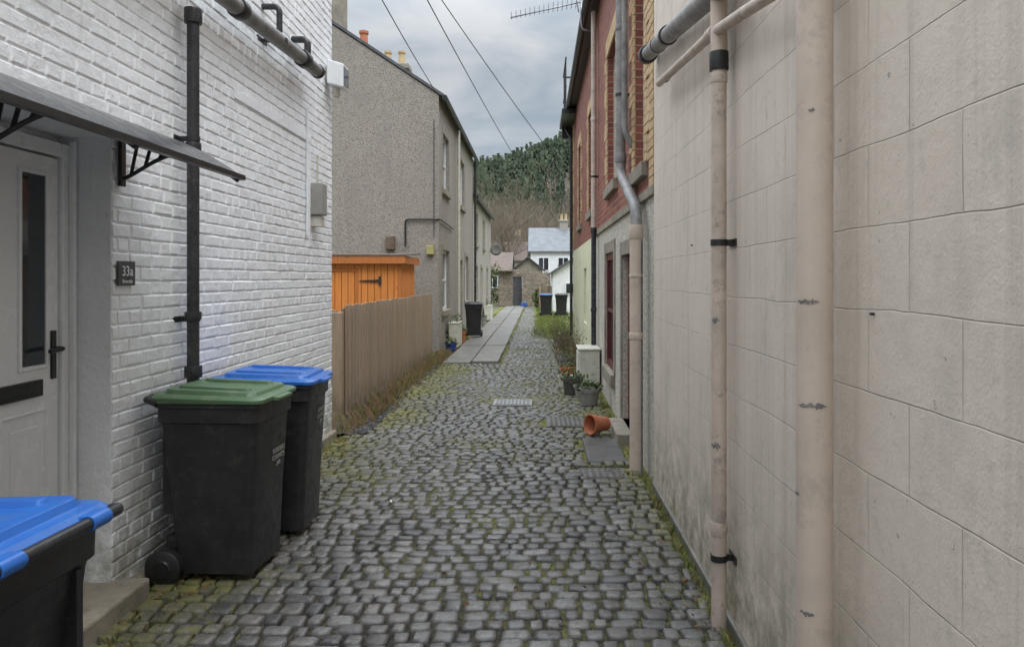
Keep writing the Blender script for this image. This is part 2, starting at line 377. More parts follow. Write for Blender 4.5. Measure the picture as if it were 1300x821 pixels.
# door canopy
def cz(u): return 2.48-.25*u**1.8
mb=MB(); n=14; proj=.62
for k in range(n):
    u0,u1=k/n,(k+1)/n
    mb.add([(WX+.02+proj*u0,1.9,cz(u0)),(WX+.02+proj*u0,3.9,cz(u0)),(WX+.02+proj*u1,3.9,cz(u1)),(WX+.02+proj*u1,1.9,cz(u1)),
            (WX+.02+proj*u0,1.9,cz(u0)+.006),(WX+.02+proj*u0,3.9,cz(u0)+.006),(WX+.02+proj*u1,3.9,cz(u1)+.006),(WX+.02+proj*u1,1.9,cz(u1)+.006)],[(0,1,2,3),(7,6,5,4),(1,5,6,2),(0,3,7,4)])
sheet=mb.build('canopy_sheet',POLY)
mb=MB(); mb.box(WX+.01,WX+.05,1.9,3.9,2.465,2.5); mb.box(WX+.02+proj-.02,WX+.02+proj+.012,1.88,3.92,cz(1)-.014,cz(1)+.012)
for yy in (3.88,2.9,1.95):
    mb.tube([(WX+.03+(proj-.02)*k/10,yy,cz(k/10)-.02) for k in range(11)],.012,8)
    lo=[(WX+.03+(proj-.25)*k/10,yy,2.22+.02*math.sin(k/10*3.14)+ (cz(k/10*.6)-.03-2.22)*(k/10)**1.3) for k in range(11)]
    mb.tube(lo,.011,8)
    mb.box(WX+.01,WX+.03,yy-.02,yy+.02,2.18,2.49)
    for k in (1,3,5,7):
        a=lo[k]; xx=a[0]; mb.tube([(xx,yy,a[2]),(xx+.045,yy,cz((xx+.045-WX-.03)/(proj-.02))-.02)],.010,6)
frame=mb.build('canopy_brackets',BLACKM,smooth=True,angle=40)
group('door_canopy',[sheet,frame])

def pipe(name,pts,r,mat,collars=(),cmat=None,rad=.12,brk=None,seg=20,scuffs=()):
    mb=MB(); mb.tube(rounded(pts,rad),r,seg); ps=[mb.build('pipe',mat,smooth=True,angle=50)]
    if collars:
        mb=MB()
        for (p,d,ln,k) in collars:
            p=Vector(p); d=Vector(d).normalized(); mb.tube([p-d*ln/2,p-d*ln/2+d*.006,p+d*ln/2-d*.006,p+d*ln/2],[r*k*.96,r*k,r*k,r*k*.96],seg)
        ps.append(mb.build('collars',cmat or mat,smooth=True,angle=40))
    if brk:
        mb=MB()
        for (p,wx) in brk:
            x,y,z=p; mb.box(min(x,wx),max(x,wx),y-.008,y+.008,z-.015,z+.015); mb.tube([(x,y,z-.015),(x,y,z+.015)],r*1.12,seg)
            mb.box(wx-.006,wx+.006,y-r*1.7,y+r*1.7,z-.018,z+.018)
        ps.append(mb.build('brackets',BLACKM))
    if scuffs:
        mb=MB()
        for (x,y,z,a0,a1,hh) in scuffs:
            n=15; top=[];bot=[]
            for k in range(n):
                a=math.radians(a0+(a1-a0)*k/(n-1)); e=math.sin(k/(n-1)*math.pi)**.6
                q=r+.0012; top.append((x+q*math.cos(a),y+q*math.sin(a),z+hh*e*U(.0,1))); bot.append((x+q*math.cos(a),y+q*math.sin(a),z-hh*e*U(.0,1)-.001))
            mb.add(bot+top,[(k,k+1,n+k+1,n+k) for k in range(n-1)])
        ps.append(mb.build('scuff_marks',WEAR))
    return group(name,ps)
px=WX+.09
pipe('downpipe',[(px,4.53,0.1),(px,4.53,3.34)],.036,DPIPE,[((px,4.53,3.3),(0,0,1),.09,1.45),((px,4.53,1.13),(0,0,1),.07,1.45),((px,4.53,1.47),(0,0,1),.05,1.35),((px,4.53,2.5),(0,0,1),.05,1.3),((px,4.53,.6),(0,0,1),.05,1.35)],brk=[((px,4.53,1.45),WX),((px,4.53,2.55),WX)])
sp=WX+.14
pipe('soil_pipe',[(sp,2.2,3.42),(sp,6.55,3.62),(sp,6.95,3.63)],.058,gen('dark_grey_pipe',(.13,.125,.125),(.22,.21,.2),6,.45,40,.2,.003,dirt=(.05,.045,.04)),[((sp,6.5,3.62),(0,1,.04),.12,1.28),((sp,5.1,3.553),(0,1,.04),.1,1.25),((sp,6.92,3.63),(0,1,0),.05,1.15)],BLACKM,brk=[((sp,5.9,3.59),WX)])
pipe('overflow_pipe',[(WX,5.9,3.86),(WX+.14,5.9,3.86),(WX+.14,5.9,3.66)],.024,DPIPE,rad=.05)
pipe('waste_pipe',[(WX,6.62,3.83),(WX+.14,6.62,3.83),(WX+.14,6.62,3.66)],.03,DPIPE,rad=.05)
pipe('wall_conduit',[(WX+.02,7.0,2.1),(WX+.02,7.0,3.3)],.012,WP)
mb=MB(); mb.box(WX+.01,WX+.12,7.13,7.31,2.31,2.62); a=mb.build('box',GREYBOX,bevel=.01)
mb=MB(); mb.box(WX+.005,WX+.1,7.16,7.28,2.2,2.3); mb.tube([(WX+.05,7.22,2.62),(WX+.05,7.22,2.9)],.01,8); b=mb.build('cable_entry',CREAMB,bevel=.005)
group('utility_box',[a,b])
mb=MB(); mb.loft([[(WX+.03,7.6,3.7),(WX+.03,7.82,3.7),(WX+.2,7.82,3.66),(WX+.2,7.6,3.66)],[(WX+.03,7.6,3.95),(WX+.03,7.82,3.95),(WX+.2,7.82,3.9),(WX+.2,7.6,3.9)]]); a=mb.build('housing',WP,bevel=.012)
mb=MB(); mb.box(WX+.005,WX+.03,7.66,7.76,3.74,3.9); mb.tube([(WX+.1,7.71,3.66),(WX+.1,7.71,3.58)],[.04,.03],12); b=mb.build('sensor',CREAMB,bevel=.004)
mb=MB(); mb.box(WX+.201,WX+.206,7.62,7.8,3.69,3.88); c=mb.build('lens',GLASS)
group('security_light',[a,b,c])

# ================================================================ WHEELIE BINS
def rr(w,d,r,z,cx=0,n=4,dz=0):
    pts=[]
    for (sx,sy,a0) in ((1,1,0),(-1,1,90),(-1,-1,180),(1,-1,270)):
        for k in range(n+1):
            a=math.radians(a0+90*k/n); x=cx+sx*(d/2-r)+r*math.cos(a); y=sy*(w/2-r)+r*math.sin(a)
            pts.append((x,y,z+dz*x))
    return pts
def wheelie_bin(loc,rot,lid,w=.56,d=.62,h=1.07,txt=True,name='wheelie_bin',tz=.7):
    ps=[]; mb=MB()
    mb.loft([rr(w*.78,d*.70,.04,.06,.02),rr(w*.79,d*.71,.04,.1,.02),rr(w*.83,d*.8,.045,.5,.01),rr(w*.90,d*.9,.05,h-.2,0),rr(w*.91,d*.91,.05,h-.185,0),rr(w*.96,d*.95,.05,h-.175,0),rr(w*.965,d*.955,.05,h-.1,0),rr(w*1.0,d*.99,.05,h-.095,0),rr(w*1.0,d*.99,.05,h-.075,0)])
    mb.box(d*.375,d*.4,-w*.2,w*.2,.2,.24); mb.box(-d*.47,-d*.34,-w*.33,-w*.28,h*.35,h-.19); mb.box(-d*.47,-d*.34,w*.28,w*.33,h*.35,h-.19)
    mb.box(-d*.42,-d*.2,-w*.36,w*.36,.08,.26)
    ps.append(mb.build('body',BLACKP,smooth=True,angle=35,bevel=0))
    mb=MB(); 
    for s in (-1,1):
        y0=s*(w/2-.065); y1=s*(w/2)
        mb.tube([(-d*.4,y0,.1),(-d*.4,y0+s*.01,.1),(-d*.4,y1-s*.01,.1),(-d*.4,y1,.1)],[.085,.1,.1,.085],24)
        mb.tube([(-d*.4,y1,.1),(-d*.4,y1+s*.006,.1)],[.05,.045],16)
    mb.tube([(-d*.4,-w/2+.05,.1),(-d*.4,w/2-.05,.1)],.012,8); ps.append(mb.build('wheels',BLACKM,smooth=True,angle=35))
    mb=MB(); hz=h-.075
    mb.loft([rr(w*1.03,d*1.03,.05,hz+.004),rr(w*1.04,d*1.04,.055,hz+.012,dz=-.02),rr(w*1.04,d*1.04,.055,hz+.03,dz=-.02),rr(w*.98,d*.99,.05,hz+.042,dz=-.03),rr(w*.86,d*.88,.05,hz+.045,dz=-.03),rr(w*.82,d*.84,.05,hz+.066,dz=-.04),rr(w*.76,d*.78,.05,hz+.07,dz=-.04),rr(w*.5,d*.5,.04,hz+.064,dz=-.03)])
    for s in (-1,1):
        mb.loft([rr(.05,d*.7,.02,hz+.06,dz=-.04),rr(.035,d*.66,.015,hz+.08,dz=-.04)]); 
        k=len(mb.v)-40
        for i in range(k,len(mb.v)): x,y,z_=mb.v[i]; mb.v[i]=(x,y+s*w*.27,z_)
    mb.loft([[(d*.5,-w*.2,hz+.0),(d*.5,w*.2,hz+.0),(d*.57,w*.17,hz+.0),(d*.57,-w*.17,hz+.0)],[(d*.5,-w*.2,hz+.025),(d*.5,w*.2,hz+.025),(d*.57,w*.17,hz+.015),(d*.57,-w*.17,hz+.015)]])
    for s in (-1,1): mb.tube([(-d*.55,s*w*.3-.04,hz+.026),(-d*.55,s*w*.3+.04,hz+.026)],.023,12); mb.box(-d*.55,-d*.46,s*w*.3-.04,s*w*.3+.04,hz+.02,hz+.045)
    ps.append(mb.build('lid',lid,smooth=True,angle=35,bevel=.003))
    mb=MB(); mb.tube(rounded([(-d*.44,-w*.5,hz+.005),(-d*.55,-w*.5,hz+.026),(-d*.55,w*.5,hz+.026),(-d*.44,w*.5,hz+.005)],.03),.018,12)
    ps.append(mb.build('handle',BLACKP,smooth=True,angle=35))
    if txt:
        o=textobj('BORDERS\nCOUNCIL\n240',.04,GREYBOX,'label'); z0=h*tz
        slope=math.atan2((.9-.83)*.45*d,(h-.2-.5))
        o.matrix_world=Matrix.Translation((d*.452-(h*.7-z0)*.04,w*.15,z0))@Matrix.Rotation(slope*.9,4,'Y')@TM
        ps.append(o)
    return group(name,ps,loc,rot)
wheelie_bin((-1.79,4.27,.02),math.radians(-3),GREEN,.54,.6,tz=.6)
wheelie_bin((-1.76,4.97,.02),math.radians(2),BLUE,.55,.62)
wheelie_bin((-1.60,1.93,.0),math.radians(178),BLUE,.56,.64)
wheelie_bin((-1.62,1.31,.0),math.radians(183),BLUE,.56,.64)
wheelie_bin((-1.79,20.6,.06),math.radians(-85),BLACKP,.5,.55,.98,False)
wheelie_bin((.35,32.3,.03),math.radians(-90),gen('dull_blue_lid',(.03,.08,.22),(.04,.1,.25),4,.5),.56,.62,1.0,False)
wheelie_bin((1.02,32.3,.03),math.radians(-92),BLACKP,.56,.62,1.0,False)

# ================================================================ RIGHT: BEIGE BLOCK HOUSE
BX=.94
mb=MB(); mb.box(BX,6,-3,6.0,-.05,6.4); w=mb.build('walls',BLK)
mb=MB(); mb.box(BX-.02,BX+.02,-3,5.98,-.05,.06); k=mb.build('plinth',CONC,bevel=.01)
mb=MB(); mb.box(BX-.15,BX+.3,-3,6.02,6.4,6.5); e=mb.build('eaves',BLACKM)
group('block_house',[w,k,e])
p1=.84
pipe('soil_stack',[(p1,2.25,-.02),(p1,2.25,6.3)],.054,BEIGEP,scuffs=[(p1,2.25,1.63,190,265,.012),(p1,2.25,1.32,195,290,.013),(p1,2.25,1.05,150,200,.009),(p1,2.25,2.2,230,252,.007),(p1,2.25,.7,200,250,.012)])
p2=.87
pipe('downpipe',[(p2,3.56,0.0),(p2,3.56,2.72)],.036,BEIGE2,[((p2,3.56,2.66),(0,0,1),.05,1.12),((p2,3.56,.5),(0,0,1),.06,1.12)],BEIGE2,brk=[((p2,3.56,1.87),BX),((p2,3.56,.36),BX)],scuffs=[(p2,3.56,1.5,190,260,.02),(p2,3.56,.9,180,270,.03)])
pipe('downpipe',[(p2,3.56,2.72),(p2,3.56,6.3)],.04,BEIGEP,[((p2,3.56,2.74),(0,0,1),.09,1.15)],BLACKM)
pipe('waste_pipe',[(p2-.01,5.25,3.08),(p2-.01,3.62,2.9),(p2-.01,2.6,2.72),(p2-.01,2.3,2.68)],.026,BEIGE2,[((p2-.01,3.64,2.9),(0,1,.1),.12,1.35),((p2-.01,5.0,3.05),(0,1,.1),.05,1.2)],BEIGE2)
pipe('waste_pipe',[(.86,5.85,3.46),(.86,3.2,3.02)],.055,GREYP,[((.86,5.8,3.45),(0,1,.16),.1,1.3),((.86,4.9,3.305),(0,1,.16),.06,1.2),((.86,5.3,3.37),(0,1,.16),.02,1.1)],BLACKM)
mb=MB()
for (y,z) in ((2.07,1.6),(2.6,1.1),(4.5,1.9)): mb.tube([(BX+.01,y,z),(BX-.012,y,z)],.004,8)
mb.build('wall_bolts',BLACKM)

# ================================================================ RIGHT: RED BRICK HOUSE
parts=[]; EZ=5.95; B2=.955
upW=[(6.55,7.25,2.72,4.55),(8.95,10.1,2.9,4.7),(12.9,13.9,2.9,4.7),(16.3,17.3,2.9,4.7)]
dr=(7.55,8.35,.12,1.95); lw=(9.25,10.35,.5,2.03)
mb=MB(); wallx(mb,B2,-1,6.0,20,2.42,EZ,upW,.16)
mb.add([(B2,20,-.05),(9,20,-.05),(9,20,EZ),(B2,20,EZ)],[(0,1,2,3)])
parts.append(mb.build('brick_upper_wall',RB))
mb=MB(); wallx(mb,B2,-1,6.0,12.4,-.05,2.42,[dr,lw],.16); parts.append(mb.build('roughcast_lower_wall',RCC))
mb=MB(); wallx(mb,B2-.006,-1,12.4,20.0,-.05,2.2,[(14.5,15.4,.8,1.9)],.14); mb.add([(B2-.006,12.4,2.2),(B2-.006,20,2.2),(B2,20,2.42),(B2,12.4,2.42)],[(3,2,1,0)]); parts.append(mb.build('lime_lower_wall',YG))
parts+=winx(B2-.006,-1,(14.5,15.4,.8,1.9),.13,WP)
mb=MB(); mb.box(B2-.03,B2+.05,6.0,12.4,2.38,2.46); parts.append(mb.build('string_course',STONE,bevel=.008))
mb=MB()
def quoin(y,dirn,z0,z1,wl=.34,ws=.16):
    z=z0;k=0
    while z<z1-.02:
        L=wl if k%2 else ws
        for q in range(3):
            zz=z+q*.078
            if zz+.07>z1: break
            a=y; b=y+dirn*L
            mb.box(B2-.018-U(0,.004),B2+.02,min(a,b)+.003,max(a,b)-.003,zz+.004,zz+.074)
        z+=.234;k+=1
for o in upW:
    quoin(o[0],-1,o[2],o[3]); quoin(o[1],1,o[2],o[3])
    yy=o[0]-.12
    while yy<o[1]+.1: mb.box(B2-.022,B2+.02,yy+.003,yy+.072,o[3]+.003,o[3]+.23); yy+=.078
quoin(6.02,1,2.46,EZ,.34,.23); quoin(19.98,-1,2.46,EZ,.5,.3); 
parts.append(mb.build('buff_quoins',BUFF,bevel=.004))
mb=MB()
for o in upW: mb.box(B2-.06,B2+.14,o[0]-.1,o[1]+.1,o[2]-.13,o[2]+.002)
mb.box(B2-.06,B2+.14,lw[0]-.1,lw[1]+.1,lw[2]-.16,lw[2]+.002)
mb.box(B2-.02,B2+.1,lw[0]-.14,lw[0]-.002,lw[2]+.004,lw[3]+.16); mb.box(B2-.02,B2+.1,lw[1]+.002,lw[1]+.14,lw[2]+.004,lw[3]+.16); mb.box(B2-.018,B2+.1,lw[0],lw[1],lw[3],lw[3]+.16)
mb.box(B2-.02,B2+.1,dr[0]-.14,dr[0]-.002,0,dr[3]+.16); mb.box(B2-.02,B2+.1,dr[1]+.002,dr[1]+.14,0,dr[3]+.16); mb.box(B2-.018,B2+.1,dr[0],dr[1],dr[3],dr[3]+.16)
parts.append(mb.build('stone_sills_surrounds',STONE,bevel=.01))
for o in upW: parts+=winx(B2,-1,o,.13,CREAMB)
parts+=winx(B2,-1,lw,.06,RED,.09,bars=(.5,),vb=1)
mb=MB(); D0=B2+.06
mb.box(D0,D0+.05,dr[0]+.003,dr[1]-.003,dr[2],dr[3]-.003)
for a,b,c,d in [(dr[0]+.08,dr[0]+.36,.3,1.0),(dr[0]+.44,dr[1]-.08,.3,1.0),(dr[0]+.08,dr[0]+.36,1.1,1.8),(dr[0]+.44,dr[1]-.08,1.1,1.8)]: mb.box(D0-.014,D0+.01,a,b,c,d)
parts.append(mb.build('door',RED,bevel=.006))
mb=MB(); mb.box(.8,B2+.1,dr[0]-.05,dr[1]+.05,-.02,.12); parts.append(mb.build('door_step',STONE,bevel=.012))
mb=MB(); mb.box(B2-.16,B2+.1,5.98,20.15,EZ,EZ+.12); 
g=[(B2-.2,20.2,EZ+.02),(B2-.2,6,EZ+.05)]; mb.tube(g,.065,12); parts.append(mb.build('eaves_gutter',BLACKM))
mb=MB(); mb.add([(B2-.22,5.98,EZ+.13),(B2-.22,20.15,EZ+.13),(4.5,20.15,EZ+2.4),(4.5,5.98,EZ+2.4),(9,20.15,EZ+.1),(9,5.98,EZ+.1)],[(0,3,2,1),(3,5,4,2)]); mb.add([(B2-.2,20,EZ),(9,20,EZ),(4.5,20,EZ+2.35)],[(0,1,2)]); parts.append(mb.build('roof',SLATE))
mb=MB()
for k in range(9): yy=18.6+k*.19; mb.box(B2-.26,B2-.24,yy,yy+.02,EZ+.0,EZ+1.25)
mb.box(B2-.27,B2-.235,18.55,20.4,EZ+1.25,EZ+1.29); mb.box(B2-.27,B2-.235,18.55,20.4,EZ+.55,EZ+.58)
for k in range(6): xx=B2-.25+k*.19; mb.box(xx,xx+.02,20.38,20.4,EZ+.0,EZ+1.25)
mb.box(B2-.25,B2+.9,20.37,20.41,EZ+1.25,EZ+1.29); mb.box(B2-.36,B2+.9,18.4,20.45,EZ-.16,EZ-.04); mb.box(B2-.3,B2,20.2,20.4,EZ-.45,EZ-.16)
parts.append(mb.build('balcony_railing',BLACKM))
group('red_brick_house',parts)
q=.86
pipe('rainwater_pipe',[(q,7.7,5.95),(q,7.7,2.78),(q,6.52,2.32),(q,6.42,2.1),(q,6.42,0.0)],.05,GREYP,[((q,7.7,2.95),(0,0,1),.1,1.2),((q,7.7,4.3),(0,0,1),.06,1.15)],GREYP,brk=[((q,7.7,3.6),B2)])
pipe('soil_pipe',[(q-.01,6.42,2.16),(q-.01,6.42,0.0)],.056,BEIGEP,[((q-.01,6.42,2.1),(0,0,1),.12,1.15),((q-.01,6.42,1.2),(0,0,1),.06,1.12),((q-.01,6.42,1.72),(0,0,1),.03,1.1)],BEIGEP)
pipe('vent_pipe',[(q,7.35,5.9),(q,7.35,3.15),(q+.08,7.35,3.0)],.03,GREYP)
q=.88
pipe('downpipe',[(q,11.7,5.9),(q,11.7,2.5)],.042,BEIGE2,[((q,11.7,4.2),(0,0,1),.06,1.2)],brk=[((q,11.7,3.3),B2)])
pipe('downpipe',[(q,11.7,2.5),(q,11.7,0.05)],.04,DPIPE,[((q,11.7,2.45),(0,0,1),.08,1.2),((q,11.7,1.2),(0,0,1),.06,1.2)])
pipe('downpipe',[(B2-.2,20.1,5.9),(B2-.2,20.1,5.75),(B2-.06,19.9,5.4),(B2-.06,19.9,.03)],.04,DPIPE,[((B2-.06,19.9,3),(0,0,1),.06,1.2)])
mb=MB(); mb.box(.62,.93,11.1,11.75,.12,.62); a=mb.build('cabinet',CREAMB,bevel=.015)
mb=MB(); mb.box(.605,.62,11.15,11.7,.17,.57); mb.box(.6,.94,11.08,11.77,.62,.645); b=mb.build('cabinet_door',CREAMB,bevel=.006)
group('meter_cabinet',[a,b])
mb=MB(); mb.tube(rounded([(.9,12,5.7),(.72,12,5.72),(.7,12,5.85),(.7,12,6.22)],.1),.02,10)
mb.tube([(.7,12,6.17),(-.45,12.1,5.95)],.011,8)
for k in range(15):
    t=k/14; x=.62-1.05*t; z=6.155-.2*t; L=.26-.1*t
    mb.tube([(x,12-L,z),(x,12+L,z)],.004,6); mb.tube([(x,12.05,z-.05),(x,12.05,z+.05)],.004,6)
mb.tube([(.62,11.85,6.35),(.62,12.15,6.35)],.006,6); mb.tube([(.66,12,6.0),(.6,12,6.38)],.008,6)
mb.build('tv_aerial',STEEL,smooth=True)

# ================================================================ LEFT PEBBLEDASH HOUSES
def terrace(y0,y1,eave,name,gX,ridge_dx,slope,wins,mat,doors=()):
    parts=[]; mb=MB(); ops=list(wins)+list(doors)
    wallx(mb,gX,1,y0,y1,-.05,eave,ops,.14)
    RX=gX-ridge_dx; RZ=eave+ridge_dx*slope
    mb.add([(gX,y0,-.05),(gX,y0,eave),(RX,y0,RZ),(2*RX-gX,y0,eave),(2*RX-gX,y0,-.05)],[(0,1,2,3,4)])
    mb.add([(gX,y1,-.05),(gX,y1,eave),(RX,y1,RZ),(2*RX-gX,y1,eave),(2*RX-gX,y1,-.05)],[(4,3,2,1,0)])
    parts.append(mb.build('walls',mat))
    mb=MB(); o=.12; 
    for s in (1,-1):
        ex=RX+s*(ridge_dx+.12); ez=eave-.12*slope
        mb.add([(ex,y0-.03,ez+.03),(ex,y1+.03,ez+.03),(RX,y1+.03,RZ+.03),(RX,y0-.03,RZ+.03),(ex,y0-.03,ez+.1),(ex,y1+.03,ez+.1),(RX,y1+.03,RZ+.1),(RX,y0-.03,RZ+.1)],[(0,1,2,3),(4,5,6,7),(0,4,7,3),(1,5,6,2),(0,1,5,4)])
    parts.append(mb.build('roof',SLATE))
    mb=MB(); mb.tube([(gX+.14,y0-.05,eave-.06),(gX+.14,y1,eave-.08)],.06,12); parts.append(mb.build('gutter',BLACKM))
    for w in wins: parts+=winx(gX,1,w,.12)
    mb=MB()
    for w in wins: mb.box(gX-.1,gX+.07,w[0]-.08,w[1]+.08,w[2]-.12,w[2]+.002)
    for w in ops:
        mb.box(gX-.02,gX+.015,w[0]-.12,w[0]-.003,w[2]+.004,w[3]+.13); mb.box(gX-.02,gX+.015,w[1]+.003,w[1]+.12,w[2]+.004,w[3]+.13); mb.box(gX-.02,gX+.013,w[0],w[1],w[3]+.002,w[3]+.13)
    parts.append(mb.build('sills',STONE,bevel=.008))
    if doors:
        mb=MB()
        for d in doors: mb.box(gX-.13,gX-.08,d[0]+.01,d[1]-.01,d[2],d[3]-.01); mb.box(gX-.08,gX-.07,d[0]+.12,d[1]-.12,1.1,d[3]-.15)
        parts.append(mb.build('doors',WP,bevel=.01))
    return parts,RX,RZ
def chimney(cx,cy,z0,z1,w,l,pots,potm,mat=RCG):
    mb=MB(); mb.box(cx-w/2,cx+w/2,cy-l/2,cy+l/2,z0,z1); mb.box(cx-w/2-.06,cx+w/2+.06,cy-l/2-.06,cy+l/2+.06,z1-.18,z1-.02)
    a=mb.build('chimney_stack',mat,bevel=.015); mb=MB()
    for k in range(pots):
        yy=cx-w/2+w*(k+.5)/pots
        mb.lathe([(.13,z1-.02),(.12,z1+.1),(.1,z1+.38),(.13,z1+.4),(.13,z1+.47),(.1,z1+.47),(.08,z1+.2)],Matrix.Translation((yy,cy,0)),16)
    return [a,mb.build('chimney_pots',potm,smooth=True,angle=40)]
wins=[(17.05,18.2,3.75,5.05),(20.9,22.0,3.75,5.05),(17.0,18.3,.95,2.35),(22.3,23.3,1.0,2.35)]
parts,RX,RZ=terrace(16.4,25,5.75,'',-2.2,2.7,.66,wins,RCG,[(20.6,21.45,.12,2.2)])
parts+=chimney(-4.9,16.95,7.0,8.75,.9,.7,3,TERRA,STONE)
parts+=chimney(-4.75,20.2,7.2,7.95,.5,.5,1,TERRA)
parts+=chimney(-4.75,24.6,7.0,8.75,.9,.6,2,POTY)
mb=MB(); mb.tube(rounded([(-2.93,16.36,2.4),(-2.93,16.36,3.0),(-2.22,16.36,3.0),(-2.16,16.5,3.0),(-2.16,18.9,2.95)],.08),.02,8)
mb.tube([(-2.3,16.37,2.6),(-2.3,16.37,5.2)],.008,6)
parts.append(mb.build('cable_conduit',BLACKM))
mb=MB(); mb.box(-3.36,-3.16,16.3,16.4,2.33,2.62); parts.append(mb.build('vent_box',TWIG,bevel=.01))
mb=MB(); mb.box(-2.46,-2.3,16.3,16.4,2.22,2.42); parts.append(mb.build('alarm_box',YELB,bevel=.01))
mb=MB(); mb.tube([(-4.6,16.8,8.6),(-4.6,16.8,10)],.018,8); mb.tube([(-4.75,16.8,9.8),(-4.2,16.8,9.7)],.01,6)
for k in range(6): mb.tube([(-4.7+k*.09,16.6,9.8-k*.016),(-4.7+k*.09,17.0,9.8-k*.016)],.004,5)
parts.append(mb.build('chimney_aerial',STEEL))
group('pebbledash_house',parts)
pipe('downpipe',[(-2.1,19.6,5.6),(-2.1,19.6,.1)],.04,CREAMB,[((-2.1,19.6,3),(0,0,1),.06,1.2)],CREAMB)
pipe('downpipe',[(-2.1,24.8,5.6),(-2.1,24.8,.1)],.04,DPIPE)
wins=[(26,27,2.9,4.0),(29.5,30.4,2.9,4.0),(26,27,.9,2.1),(31.5,32.4,.9,2.1)]
parts,_,_=terrace(25.05,34.5,4.5,'',-2.2,2.7,.66,wins,RCF,[(28.3,29.2,.1,2.1)])
parts+=chimney(-4.9,33.5,6,7.4,.8,.6,3,POTY,RCF)
mb=MB(); M=Matrix.Translation((-1.9,33.6,3.0))@Matrix.Rotation(math.radians(100),4,'X')
mb.lathe([(.02,0),(.15,.03),(.26,.09),(.265,.1),(.15,.045),(.02,.02)],M,20); mb.tube([(-2.2,33.7,2.9),(-1.95,33.65,3.0)],.02,8); parts.append(mb.build('satellite_dish',GREYP,smooth=True))
group('pebbledash_house',parts)
def leafq(mb,p,s,col=None):
    v=Vector((U(-1,1),U(-1,1),U(-.4,1))).normalized(); w=v.cross(Vector((U(-1,1),U(-1,1),U(-1,1)))).normalized(); p=Vector(p)
    mb.add([p,p+v*s*.5+w*s*.28,p+v*s,p+v*s*.5-w*s*.28],[(0,1,2,3)],0,col)
def planter(x0,x1,y0,y1,h,mat,plant=True):
    ps=[]; mb=MB(); t=.03
    mb.box(x0,x1,y0,y0+t,.05,h);mb.box(x0,x1,y1-t,y1,.05,h);mb.box(x0,x0+t,y0+t,y1-t,.05,h);mb.box(x1-t,x1,y0+t,y1-t,.05,h); mb.box(x0+t,x1-t,y0+t,y1-t,.08,h-.05)
    mb.box(x0-.015,x1+.015,y0-.015,y1+.015,h,h+.02)
    ps.append(mb.build('trough',mat,bevel=.006))
    if plant:
        mb=MB(); 
        for k in range(90): leafq(mb,(U(x0,x1),U(y0,y1),h+U(0,.18)),U(.03,.07))
        ps.append(mb.build('leaves',LEAF))
    group('planter_box',ps)
planter(-2.12,-1.9,17.6,18.5,.62,CREAMB); planter(-2.12,-1.9,23.8,24.8,.5,WP); planter(-2.1,-1.85,29,30.2,.6,CREAMB)

# ================================================================ FENCE + SHED + YARD
mb=MB(); y=8.75; k=0
while y<15.95:
    w=.1; h=1.37+U(-.012,.012); c=((R()*.45 if k%2 else .5+R()*.5),R(),R())  # set-back boards get a darker tone: gap shade painted into the colour
    x=-2.292 if k%2 else -2.318; x+=U(-.003,.003)
    if k%2: mb.box(x-.011,x+.011,y-.012,y+w*.85,.04+U(0,.02),h,0,c)
    else: mb.box(x-.0105,x+.0105,y,y+w,.04+U(0,.02),h-.02,0,c)
    y+=w*.78; k+=1
boards=mb.build('pickets',FENCEW,bevel=.003)
mb=MB()
for z in (.35,1.1): mb.box(-2.38,-2.332,8.7,15.95,z-.04,z+.04,0,(.5,.2,.2))
yy=8.72
while yy<16.1: mb.box(-2.46,-2.382,yy,yy+.08,0,1.32,0,(R(),0,0)); yy+=1.8
mb.box(-2.45,-2.28,8.62,8.7,0,1.3,0,(.2,0,0))
rails=mb.build('posts_rails',FENCEW,bevel=.005)
group('wooden_fence',[boards,rails])
sx0,sx1,sy0,sy1=-4.9,-2.5,13.5,14.9; parts=[]
mb=MB(); mb.box(sx0+.02,sx1-.02,sy0+.02,sy1-.02,.1,2.0,0,(1,0,0)); parts.append(mb.build('shed_body',SHEDW))
mb=MB(); x=sx0
while x<sx1-.01:
    c=(R()*.6,0,0); mb.box(x+.004,min(x+.117,sx1)-.004,sy0-.008,sy0+.012,.12,1.98,0,c); x+=.12
y=sy0
while y<sy1: mb.box(sx1-.01,sx1+.008,y+.004,y+.116,.12,1.98,0,(R()*.6,0,0)); y+=.12
parts.append(mb.build('cladding',SHEDW,bevel=.003))
mb=MB(); mb.box(sx1-.06,sx1+.014,sy0-.02,sy0-.008,.1,2.0); mb.box(sx0,sx0+.06,sy0-.02,sy0-.009,.1,2.0)
for xx in (-3.3,-4.3): mb.box(xx-.025,xx+.025,sy0-.018,sy0-.008,.15,1.82)
mb.box(-4.3,-3.3,sy0-.024,sy0-.009,1.82,1.88); mb.box(sx0-.1,sx1+.1,sy0-.12,sy0-.09,1.96,2.1); mb.box(sx1+.07,sx1+.1,sy0-.09,sy1+.1,1.96,2.1)
parts.append(mb.build('trim',SHEDT,bevel=.005))
mb=MB(); mb.add([(sx0-.12,sy0-.13,2.1),(sx1+.12,sy0-.13,2.1),(sx1+.12,sy1+.12,2.17),(sx0-.12,sy1+.12,2.17),(sx0-.12,sy0-.13,2.13),(sx1+.12,sy0-.13,2.13),(sx1+.12,sy1+.12,2.2),(sx0-.12,sy1+.12,2.2)],[(3,2,1,0),(4,5,6,7),(0,1,5,4),(1,2,6,5),(2,3,7,6),(3,0,4,7)]); parts.append(mb.build('felt_roof',ROOFB))
mb=MB()
